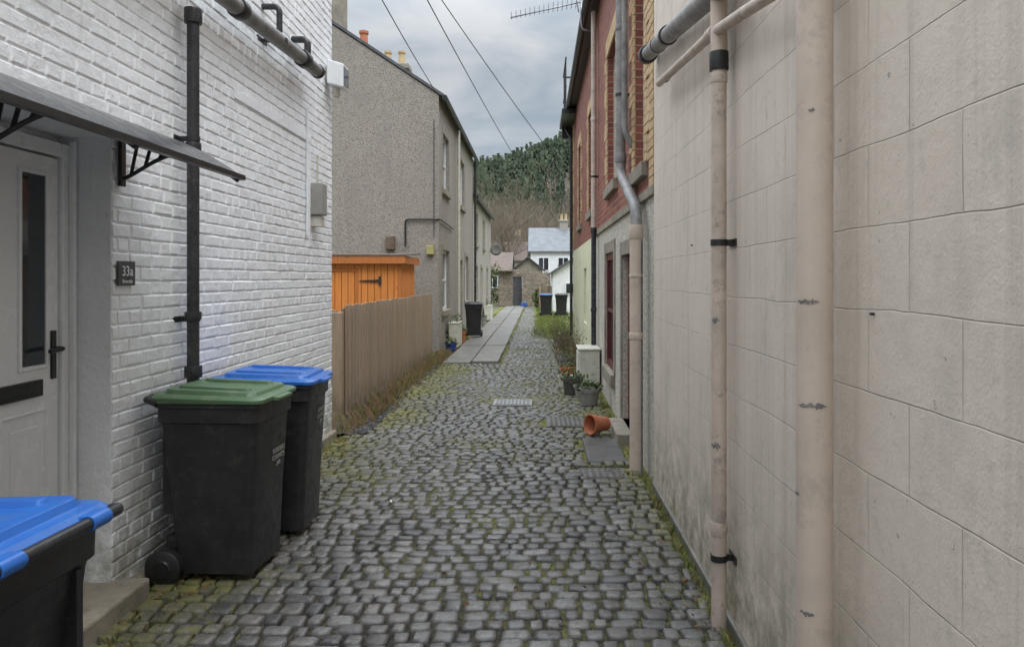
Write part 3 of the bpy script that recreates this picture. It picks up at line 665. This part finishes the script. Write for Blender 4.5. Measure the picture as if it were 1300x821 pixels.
for z in (.6,1.65):
    mb.add([(-2.9,sy0-.03,z-.025),(-2.9,sy0-.03,z+.025),(-3.25,sy0-.03,z+.008),(-3.25,sy0-.03,z-.008),(-2.9,sy0-.02,z-.025),(-2.9,sy0-.02,z+.025),(-3.25,sy0-.02,z+.008),(-3.25,sy0-.02,z-.008)],[(0,1,2,3),(0,4,5,1),(1,5,6,2),(3,2,6,7),(0,3,7,4)]); mb.box(-2.9,-2.86,sy0-.032,sy0-.018,z-.08,z+.08)
parts.append(mb.build('hinges',BLACKM))
group('garden_shed',parts)

# ================================================================ GROUND
mb=MB(); mb.add([(-900,-300,-.03),(900,-300,-.03),(900,1200,-.03),(-900,1200,-.03)],[(0,1,2,3)]); mb.build('ground',GRND)
mb=MB(); mb.add([(-2.22,-3,0),(.96,-3,0),(.96,20.5,0),(.96,44,0),(-2.22,44,0)],[(0,1,2,3,4)]); mb.build('lane_bed',LANE)
mb=MB(); mb.add([(-8,7.9,-.015),(-2.24,7.9,-.015),(-2.24,16.4,-.015),(-8,16.4,-.015)],[(0,1,2,3)]); mb.build('gravel_yard',SLGRAV)
mb=MB(); mb.add([(.97,20.1,-.01),(8,20.1,-.01),(8,36,-.01),(.97,36,-.01)],[(0,1,2,3)]); mb.add([(.25,20.6,.024),(.97,20.6,.024),(.97,43,.024),(-.3,43,.024),(-.1,30,.024)],[(0,1,2,3,4)]); mb.build('grass_verge',GRASSG)
mb=MB(); N=60; vs=[];fs=[]
for i in range(N+1):
    y=7.9+8.4*i/N; e=-1.93+.1*math.sin(y*1.7)+U(-.05,.05)
    for j in range(5):
        x=-2.3+(e+2.3)*j/4; vs.append((x,y,.035*math.sin(j/4*3.0)+U(0,.016)))
for i in range(N):
    for j in range(4): a=i*5+j; fs.append((a,a+1,a+6,a+5))
mb.add(vs,fs); mb.build('soil_strip',SOIL,smooth=True)
mb=MB()
for k in range(2200):
    x=-2.28-abs(random.gauss(0,.5)) if R()<.5 else U(-2.28,-1.85); y=U(7.95,9.8) if R()<.7 else U(7.95,15); s=U(.015,.04); a=U(0,6.28); z=.01 if x<-2.3 else .03
    p=[(x+s*math.cos(a+t)*U(.6,1.2),y+s*math.sin(a+t)*U(.6,1.2),z+U(0,.02)) for t in (0,1.4,3,4.5)]
    mb.add(p+[(q[0],q[1],q[2]-.02) for q in p],[(0,1,2,3),(0,4,5,1),(1,5,6,2),(2,6,7,3),(3,7,4,0)])
mb.build('slate_chippings',SLGRAV)

covers=[(-.34,10.0,.46,.42,IRONL),(.32,8.65,.38,.55,IRON),(.56,6.35,.34,.3,IRON)]
slab=(.46,.82,6.75,7.75)
def excluded(x,y):
    for cx,cy,w,d,_ in covers:
        if abs(x-cx)<w/2+.06 and abs(y-cy)<d/2+.06: return True
    if slab[0]-.05<x<slab[1]+.05 and slab[2]-.05<y<slab[3]+.05: return True
    return False
mb=MB(); y=-2.0
while y<43:
    rd=U(.088,.13)
    xl=-2.12+.03*math.sin(y) if y<7.9 else -1.98
    if y>14.4: xl=-.76
    xr=.87 if y<20.3 else (.3-.035*(y-20) if y<30 else -.05-.02*(y-30))
    x=xl+U(0,.08)
    while x<xr-.05:
        w=U(.075,.15) if R()<.92 else U(.15,.19)
        if x+w>xr: w=max(xr-x,.06)
        cx=x+w/2; cy=y+rd/2+.04*math.sin(cx*1.3+y*.15)+.02*math.sin(cx*3.1+y*.6)+U(-.007,.007)
        if not excluded(cx,cy):
            g=U(.007,.017); hw=w/2-g/2; hd=rd/2-g/2; z=.016+U(-.006,.006)-.012*math.cos((cx+.55)*1.9)*.8+.008*math.sin(cx*2+y*1.1); ang=U(-.08,.08); ca,sa=math.cos(ang),math.sin(ang); tx,ty=U(-.06,.06),U(-.06,.06)
            c=U(.12,.32)
            base=[(-1,-1+c),(-1+c,-1),(1-c,-1),(1,-1+c),(1,1-c),(1-c,1),(-1+c,1),(-1,1-c)]
            jit=[(1+U(-.14,.05),1+U(-.14,.05)) for _ in base]
            vs=[]
            for sc,zz in ((1,-.035),(.985,-.004),(.91,.0075),(.65,.011)):
                for (bx,by),(jx,jy) in zip(base,jit):
                    px_=bx*hw*sc*jx; py_=by*hd*sc*jy; vs.append((cx+px_*ca-py_*sa,cy+px_*sa+py_*ca,z+zz+px_*tx+py_*ty+(U(-.002,.002) if sc<.95 else 0)))
            vs.append((cx,cy,z+.0105+U(-.003,.002)))
            fs=[(k*8+i,k*8+(i+1)%8,(k+1)*8+(i+1)%8,(k+1)*8+i) for k in range(3) for i in range(8)]+[(24+i,24+(i+1)%8,32) for i in range(8)]
            gcol=min(max(random.gauss(.5,.3),0),1); mb.add(vs,fs,0,(gcol,R(),R()))
        x+=w
    y+=rd
mb.build('cobbled_lane',SETT,smooth=True)
mb=MB(); y=14.5; 
while y<43:
    L=U(.85,1.0); 
    mb.box(-1.86+U(-.01,.01),-1.335,y,y+L-.02,0,.062+U(-.007,.007)); mb.box(-1.31,-.8+U(-.015,.015),y+.1,y+L+.08,0,.062+U(-.007,.007)); y+=L
mb.build('paved_path',CONC,bevel=.006)
for cx,cy,w,d,m in covers:
    mb=MB(); z=.034
    mb.box(cx-w/2-.03,cx+w/2+.03,cy-d/2-.03,cy+d/2+.03,-.02,z-.006); mb.box(cx-w/2,cx+w/2,cy-d/2,cy+d/2,0,z)
    nx=int(w/.05); ny=int(d/.05)
    for i in range(nx):
        for j in range(ny): px_=cx-w/2+(i+.5)*w/nx; py_=cy-d/2+(j+.5)*d/ny; mb.box(px_-.014,px_+.014,py_-.014,py_+.014,z-.001,z+.004)
    mb.build('manhole_cover',m)
mb=MB(); mb.box(slab[0],slab[1],slab[2],slab[3],-.02,.035); mb.build('stone_slab',gen('dark_slab',(.07,.07,.07),(.11,.105,.10),4,.4,50,.4,.005),bevel=.012)

mb=MB()
def tuft(x,y,z,n,h,spread=.04,dead=0):
    for _ in range(n):
        a=U(0,6.28); L=h*U(.5,1.2); lean=U(.1,.8); bx=x+U(-spread,spread); by=y+U(-spread,spread); w=U(.002,.005)
        dx,dy=math.cos(a),math.sin(a); c=(R(),R(),2.0 if R()<dead else R())
        mb.add([(bx-dy*w,by+dx*w,z),(bx+dy*w,by-dx*w,z),(bx+dx*L*lean*.4+dy*w*.6,by+dy*L*lean*.4-dx*w*.6,z+L*.6),(bx+dx*L*lean,by+dy*L*lean,z+L*.95)],[(0,1,2,3)],0,c)
for k in range(420): y=U(2,6.2)if R()<.4 else U(8,20); tuft(.9+U(-.07,.03),y,0,7,U(.02,.07),dead=.3)
for k in range(620): y=U(7.9,16.3); tuft(-2.08+random.gauss(0,.1),y,.02,8,U(.04,.16),dead=.75)
for k in range(260): y=U(3.2,7.9); tuft(-2.1+abs(random.gauss(0,.12)),y,.0,7,U(.02,.06),dead=.3)
for k in range(3000): y=U(20.6,42); tuft(U(-.1,.95) if R()<.7 else U(.9,3.2),y,.0,6,U(.04,.16),.08)
for k in range(300): y=U(13,40); tuft(-.78+random.gauss(0,.05),y,.01,5,U(.02,.05))
for k in range(600): y=U(9,42); tuft(-.1+random.gauss(0,.45),y,.005,4,U(.01,.035),.05)
for k in range(160): y=U(16.4,42); tuft(-2.0+random.gauss(0,.06),y,.0,6,U(.03,.09))
for k in range(260): y=U(12,20); tuft(.75+random.gauss(0,.1),y,.0,7,U(.04,.16),dead=.5)
mb.build('grass_tufts',TUFT)
mb=MB()
for k in range(1800):
    e=R(); x=-2.05+abs(random.gauss(0,.17)) if e<.65 else (.86-abs(random.gauss(0,.12)) if e<.83 else U(-2,.9)); y=2.5+20*R()**1.2
    leafq(mb,(x,y,.035),U(.012,.038))
mb.build('leaf_litter',gen('dead_leaf',(.2,.11,.05),(.12,.07,.035),30,.8))
mb=MB()
for k in range(8): leafq(mb,(U(-1.3,-.5),U(4.3,6.5),.04),.03)
for k in range(3): leafq(mb,(-.05+U(-.2,.2),4.1+U(-.2,.5),.045),.04)
mb.build('litter_scraps',WP)

# ================================================================ POTS
def pot_profile(h,r0,r1): return [(r0*.9,0),(r0,.005),(r1*.93,h*.78),(r1*.93,h*.79),(r1*1.05,h*.8),(r1*1.06,h),(r1*.93,h),(r1*.88,h*.85),(.01,h*.84)]
def pot(x,y,h,r0,r1,mat,plant=None,name='flower_pot',z=.03):
    mb=MB(); mb.lathe(pot_profile(h,r0,r1),Matrix.Translation((x,y,z)),26); ps=[mb.build('pot',mat,smooth=True,angle=35)]
    if plant:
        mb=MB()
        for _ in range(plant):
            leafq(mb,(x+random.gauss(0,r1*.55),y+random.gauss(0,r1*.55),z+h*.9+abs(random.gauss(0,.07))),U(.04,.09))
        ps.append(mb.build('foliage',LEAF))
    group(name,ps)
mb=MB(); M=Matrix.Translation((.74,7.98,.135))@Matrix.Rotation(math.radians(35),4,'Z')@Matrix.Rotation(math.radians(-86),4,'Y')
mb.lathe([(.065,0),(.072,.004),(.095,.18),(.095,.181),(.106,.182),(.108,.235),(.096,.235),(.086,.18),(.06,.02),(.01,.018)],M,28); o=mb.build('terracotta_pot',TERRA,smooth=True,angle=35)
GPOT=gen('grey_pot',(.25,.24,.22),(.18,.175,.16),6,.7); DPOT=gen('dark_pot',(.05,.05,.045),(.08,.075,.07),6,.6)
pot(.68,9.75,.22,.1,.13,GPOT,60); pot(.5,10.7,.24,.12,.15,DPOT,30); pot(.62,10.35,.18,.09,.12,GPOT,50); pot(.42,11.4,.18,.09,.12,CREAMB,30); pot(.5,12.2,.2,.1,.13,TERRA,40)
pot(-1.98,16.9,.2,.1,.13,gen('blue_glaze',(.02,.04,.18),(.03,.06,.22),5,.2),50); pot(-2.0,19.1,.3,.11,.15,TERRA,60)
pot(-1.95,26,.3,.11,.15,GPOT,70); pot(.5,13.2,.28,.12,.15,GPOT,50)

def branch(mb,p,d,L,r,lev,up=.15,seg=4,wig=.35,kids=4):
    pts=[p];rs=[r]; q=Vector(p); dd=Vector(d).normalized()
    n=3
    for i in range(n):
        dd=(dd+Vector((U(-1,1),U(-1,1),U(-1,1)))*wig*.4+Vector((0,0,up*.4))).normalized(); q=q+dd*L/n; pts.append(q.copy()); rs.append(r*(1-.6*(i+1)/n))
    mb.tube(pts,rs,seg if lev>1 else 3,caps=False)
    if lev<=0: return
    for k in range(kids):
        i=random.randint(1,n); s=pts[i]; a=Vector((U(-1,1),U(-1,1),U(-.2,.8))).normalized()
        branch(mb,s,(dd*.8+a).normalized(),L*U(.55,.75),rs[i]*.75,lev-1,up,seg,wig,kids)
def bush(x,y,h,mat=TWIG,n=18):
    mb=MB()
    for k in range(n): branch(mb,(x+U(-.15,.12),y+U(-.2,.2),0),(U(-.6,.3),U(-.6,.6),1),h*U(.4,.7),.007,2,.2,3,.4,3)
    o=mb.build('stems',mat); mb=MB()
    for k in range(110): leafq(mb,(x+random.gauss(0,.15),y+random.gauss(0,.2),U(.05,h*.8)),U(.03,.06))
    return [o,mb.build('leaves',LEAF)]
group('dry_shrub',bush(.55,13.6,.95)); group('dry_shrub',bush(.62,15.4,1.1)); group('dry_shrub',bush(.6,17.6,1.0)); group('dry_shrub',bush(.62,12.6,.6))
for (x,y,h) in [(-4,75,10),(-1.7,85,11),(2,95,11),(-8,88,12),(6,90,10),(-6,64,8),(10,85,11),(-13,80,11),(-3,100,12),(-6.5,98,13),(-2.8,70,9),(-.3,78,9)]:
    mb=MB(); mb.tube([(x,y,0),(x+.1,y,h*.3)],[.2,.15],8,caps=False)
    for k in range(7): branch(mb,(x+.1,y,h*U(.12,.32)),(U(-.6,.6),U(-.6,.6),1),h*U(.35,.5),.085,4,.15,3,.4,4)
    mb.build('bare_tree',BARK)
def shrub(x,y,r,h,n):
    mb=MB()
    for k in range(n):
        v=Vector((random.gauss(0,1),random.gauss(0,1),random.gauss(0,1))).normalized()*U(.6,1.05); lump=1+.25*math.sin(v.x*5+x)*math.cos(v.y*4+v.z*5)
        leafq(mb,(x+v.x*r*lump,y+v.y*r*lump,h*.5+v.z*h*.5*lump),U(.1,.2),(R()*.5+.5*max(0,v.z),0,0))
    mb.build('garden_shrub',HEDGE)
shrub(.2,41.5,.5,1.1,700); shrub(-2.9,47.5,.9,2.6,900); shrub(2.2,46.5,1.0,2.6,900); shrub(-.2,56,1.2,2.4,900); shrub(-2.6,59,1.3,3.4,900); shrub(.95,43.8,.35,1.3,400)

# ================================================================ DISTANT BUILDINGS
def simple_house(x0,x1,y0,y1,eave,ridge,wm,rm,name,axis='x',wins=(),ch=()):
    ps=[]; mb=MB(); mb.box(x0,x1,y0,y1,-.02,eave)
    if axis=='x':
        ym=(y0+y1)/2; mb.add([(x0,y0,eave),(x0,y1,eave),(x0,ym,ridge)],[(2,1,0)]); mb.add([(x1,y0,eave),(x1,y1,eave),(x1,ym,ridge)],[(0,1,2)])
    else:
        xm=(x0+x1)/2; mb.add([(x0,y0,eave),(x1,y0,eave),(xm,y0,ridge)],[(0,1,2)]); mb.add([(x0,y1,eave),(x1,y1,eave),(xm,y1,ridge)],[(2,1,0)])
    ps.append(mb.build('walls',wm)); mb=MB(); o=.2
    def slopep(a,b,c,d):
        dn=Vector((0,0,-.09)); q=[Vector(p) for p in (a,b,c,d)]; mb.add(q+[p+dn for p in q],[(0,1,2,3),(7,6,5,4),(0,4,5,1),(1,5,6,2),(2,6,7,3),(3,7,4,0)])
    if axis=='x':
        k=(ridge-eave)/(ym-y0); e=eave-o*k+.1
        slopep((x0-o,y0-o,e),(x1+o,y0-o,e),(x1+o,ym,ridge+.1),(x0-o,ym,ridge+.1)); slopep((x1+o,y1+o,e),(x0-o,y1+o,e),(x0-o,ym,ridge+.1),(x1+o,ym,ridge+.1))
    else:
        k=(ridge-eave)/(xm-x0); e=eave-o*k+.1
        slopep((x0-o,y1+o,e),(x0-o,y0-o,e),(xm,y0-o,ridge+.1),(xm,y1+o,ridge+.1)); slopep((x1+o,y0-o,e),(x1+o,y1+o,e),(xm,y1+o,ridge+.1),(xm,y0-o,ridge+.1))
    ps.append(mb.build('roof',rm))
    if wins:
        f=MB();g=MB()
        for (a,b,c,d) in wins:
            f.box(a,b,y0-.04,y0+.02,c,d); g.box(a+.07,(a+b)/2-.03,y0-.055,y0-.03,c+.07,d-.07); g.box((a+b)/2+.03,b-.07,y0-.055,y0-.03,c+.07,d-.07)
        ps.append(f.build('window_frames',UPVC)); ps.append(g.build('window_glass',GLASS))
    for (cx,cy) in ch: ps+=chimney(cx,cy,ridge-.5,ridge+.8,.7,.6,2,POTY,RCF)
    group(name,ps)
simple_house(-.6,7.5,60,67,3.9,5.9,WP,SLATEL,'white_cottage','x',[(0,.9,2.3,3.4),(1.6,2.5,2.3,3.4),(4,5,2.3,3.4),(0,1,.7,1.7),(2,3,.7,1.7)],[(2.2,63.5),(7,63.5)])
simple_house(.72,3.2,36,41,1.95,2.75,WP,SLATE,'white_outbuilding','y',[(1.3,1.9,.9,1.5)])
simple_house(-4.6,-2.0,52,57,2.2,3.5,STONE,ROOFB,'stone_cottage','x',[(-3.6,-2.8,1,1.9)],[])
simple_house(-1.7,.3,51,54,2.3,3.1,STONE,SLATE,'stone_outhouse','y',[(-1.1,-.5,1,1.8)],[])
simple_house(-5.5,-1.2,70,76,3.4,5.2,RCF,ROOFB,'roughcast_cottage','x',[(-3.6,-2.8,2,3)],[(-2,73)])
simple_house(-9,-3.6,44,50,2.9,4.3,RCF,SLATE,'roughcast_cottage','x')
simple_house(-14,-6.5,70,78,4,6.4,RCF,SLATEL,'roughcast_cottage','x',[(-8.5,-7.5,2.5,3.5)],[])
simple_house(8.5,16,70,78,4.5,7,WP,SLATE,'white_cottage','x')
def m_rubble():
    t=NT('rubble_stone'); vc=t.n('ShaderNodeTexVoronoi'); t.l(t.scalevec(1,1,1.7),vc.inputs['Vector']); vc.inputs['Scale'].default_value=4
    sep=t.n('ShaderNodeSeparateColor'); t.l(vc.outputs['Color'],sep.inputs[0]); e=t.vor(4,t.scalevec(1,1,1.7),'Distance','DISTANCE_TO_EDGE')
    col=t.mix(sep.outputs[0],(.28,.23,.17),(.16,.13,.1)); col=t.mix(t.mr(e,0,.06,1,0),col,(.32,.29,.24))
    return t.out(col,.9,t.bump(t.mr(e,0,.1),.8,.03))
RUB=m_rubble()
mb=MB(); mb.box(-2.4,-1.55,45,45.4,0,2.1); mb.box(-.95,.75,44.6,45,0,1.95); mb.box(-1.55,-.95,45,45.4,1.8,2.2)
x=-2.4
while x<.7: 
    if not(-1.6<x<-.95): mb.box(x,x+.2,44.62,45.35,2.1 if x<-1.5 else 1.95,(2.1 if x<-1.5 else 1.95)+U(.06,.14))
    x+=.22
mb.build('rubble_wall',RUB,bevel=.02)
mb=MB(); mb.box(-1.52,-.98,45.1,45.16,.03,1.78)
for k in range(5): mb.box(-1.5+k*.105,-1.41+k*.105,45.08,45.1,.05,1.76)
mb.build('garden_gate',SLATE,bevel=.004)
mb=MB(); x=.05
while x<.72: mb.box(x,x+.1,38.5,38.53,.02,1.3,0,(R(),0,0)); x+=.115
mb.box(.0,.75,38.53,38.57,.9,.97,0,(.5,0,0)); mb.build('timber_fence',FENCEW)
mb=MB(); mb.box(-1.0,-.6,42.8,43.2,.02,.22); mb.box(-.98,-.62,42.82,43.18,.22,.3); mb.build('blue_crates',gen('crate_blue',(.03,.08,.25),(.04,.1,.3),4,.5),bevel=.02)
# ================================================================ HILL + FOREST
def sm(t): t=max(0,min(1,t)); return t*t*(3-2*t)
def H(x,y):
    t=(y-105)/300; rdg=58+.24*max(-130,min(130,x))+4*math.sin(x*.03+1)+2.5*math.sin(x*.09)
    z=rdg*sm(t)**.9; 
    if y>400: z-= (y-400)*.12
    return z+1.5*math.sin(x*.06+y*.05)*sm(t*3)-1.0
mb=MB(); nx,ny=70,50; vs=[];fs=[]
for j in range(ny+1):
    for i in range(nx+1):
        x=-350+700*i/nx; y=100+420*j/ny; vs.append((x,y,H(x,y)))
for j in range(ny):
    for i in range(nx): a=j*(nx+1)+i; fs.append((a,a+1,a+nx+2,a+nx+1))
mb.add(vs,fs); mb.build('hill',HILL,smooth=True)
con=MB(); bro=MB()
def conifer(x,y,z,h):
    c0=R(); r=h*U(.14,.2); n=6
    for k in range(26):
        q=R()**.8; a=U(0,6.283); rad=r*(1-q)*U(.6,1.25)+.15; zz=z+h*(.15+.8*q)
        ca,sa=math.cos(a),math.sin(a); s=h*.07
        con.add([(x+ca*.1-sa*s,y+sa*.1+ca*s,zz+s*1.1),(x+ca*.1+sa*s,y+sa*.1-ca*s,zz+s*1.1),(x+ca*rad,y+sa*rad,zz-s*.8)],[(0,1,2)],0,(min(1,max(0,c0+U(-.35,.35))),0,0))
    con.add([(x-r*.35,y,z+h*.1),(x+r*.35,y,z+h*.1),(x,y,z+h)],[(0,1,2)],0,(c0*.4,0,0)); con.add([(x,y-r*.35,z+h*.1),(x,y+r*.35,z+h*.1),(x,y,z+h)],[(0,1,2)],0,(c0*.4,0,0))
def broad(x,y,z,h,n=34):
    c0=R()
    for k in range(n):
        while True:
            v=Vector((U(-1,1),U(-1,1),U(-1,1)))
            if v.length<1: break
        p=Vector((x+v.x*h*.33,y+v.y*h*.33,z+h*.55+v.z*h*.42)); d=Vector((v.x*.7+U(-.3,.3),v.y*.7+U(-.3,.3),U(.3,1))).normalized(); w=d.cross(Vector((U(-1,1),U(-1,1),.1))).normalized()
        s=h*U(.1,.25); bro.add([p-w*s*.05,p+w*s*.05,p+d*s],[(0,1,2)],0,(min(1,max(0,c0+U(-.3,.3))),0,0))
    bro.add([(x-.12,y,z-1),(x+.12,y,z-1),(x,y,z+h*.8)],[(0,1,2)],0,(min(1,c0+.4),0,0))
for k in range(7500):
    y=112+320*R()**.8; x=U(-.40,.33)*y*1.0+U(-15,15)
    z=H(x,y); pn=math.sin(x*.035+1.3)+math.sin(y*.028+x*.02)+1.1*math.sin(x*.11+y*.07)+(y-285)/55
    if pn+U(-1.3,1.3)>0: conifer(x,y,z-1,U(6,13))
    else: broad(x,y,z-1,U(6,11))
con.build('conifer_forest',CONIF); bro.build('bare_woodland',BROWNT)

# ================================================================ OVERHEAD WIRES
def wire(a,b,sag,r=.009):
    a=Vector(a);b=Vector(b); pts=[a.lerp(b,k/24)-Vector((0,0,sag*4*(k/24)*(1-k/24))) for k in range(25)]
    mb=MB(); mb.tube(pts,r,6); return mb.build('overhead_wire',BLACKM)
wire((-2.16,7.9,5.57),(-2.25,16.4,5.8),.05,.008)
wire((-2.0,7.9,6.1),(.76,20,4.55),.1,.007)
wire((-2.05,7.9,6.3),(2.2,63,6.8),.9,.009)

# ================================================================ WORLD / LIGHT / CAMERA
w=bpy.data.worlds.new('World'); scene.world=w; w.use_nodes=True; nt=w.node_tree
bg=nt.nodes['Background']; sky=nt.nodes.new('ShaderNodeTexSky'); sky.sky_type='NISHITA'; sky.sun_disc=False
sky.sun_elevation=math.radians(48); sky.sun_rotation=math.radians(150)
tc=nt.nodes.new('ShaderNodeTexCoord'); mp=nt.nodes.new('ShaderNodeMapping'); mp.inputs['Scale'].default_value=(1,1,2.6); mp.inputs['Location'].default_value=(.3,.1,.55)
nt.links.new(tc.outputs['Generated'],mp.inputs[0])
nz=nt.nodes.new('ShaderNodeTexNoise'); nz.inputs['Scale'].default_value=4.2; nz.inputs['Detail'].default_value=6; nz.inputs['Roughness'].default_value=.52; nz.inputs['Distortion'].default_value=.5
nt.links.new(mp.outputs[0],nz.inputs['Vector'])
cr=nt.nodes.new('ShaderNodeValToRGB'); cr.color_ramp.elements[0].position=.36; cr.color_ramp.elements[0].color=(.55,.65,.75,1); cr.color_ramp.elements[1].position=.62; cr.color_ramp.elements[1].color=(.96,.99,1.02,1)
nt.links.new(nz.outputs['Fac'],cr.inputs[0])
sp_=nt.nodes.new('ShaderNodeSeparateXYZ'); nt.links.new(tc.outputs['Generated'],sp_.inputs[0])
mr=nt.nodes.new('ShaderNodeMapRange'); mr.interpolation_type='SMOOTHSTEP'; mr.inputs[1].default_value=.25; mr.inputs[2].default_value=.92; mr.inputs[3].default_value=6.8; mr.inputs[4].default_value=46.0
nt.links.new(sp_.outputs[2],mr.inputs[0])
ml=nt.nodes.new('ShaderNodeVectorMath'); ml.operation='SCALE'; nt.links.new(cr.outputs[0],ml.inputs[0]); nt.links.new(mr.outputs[0],ml.inputs['Scale'])
mx=nt.nodes.new('ShaderNodeMix'); mx.data_type='RGBA'; mx.inputs[0].default_value=.93
nt.links.new(sky.outputs[0],mx.inputs[6]); nt.links.new(ml.outputs[0],mx.inputs[7]); nt.links.new(mx.outputs[2],bg.inputs[0]); bg.inputs[1].default_value=.1
L=bpy.data.lights.new('sun','SUN'); L.energy=1.3; L.angle=math.radians(30); L.color=(1,.97,.93)
so=bpy.data.objects.new('sun',L); scene.collection.objects.link(so)
d=Vector((.35,-.55,1)).normalized(); so.rotation_euler=d.to_track_quat('Z','Y').to_euler()
cam=bpy.data.cameras.new('camera'); co=bpy.data.objects.new('camera',cam); scene.collection.objects.link(co)
cam.sensor_width=36; cam.lens=940/1300*36; cam.shift_x=-33/1300; cam.shift_y=-57.5/1300; cam.clip_start=.05; cam.clip_end=3000
co.location=(0,0,1.7); co.rotation_euler=(math.radians(90),0,0); scene.camera=co
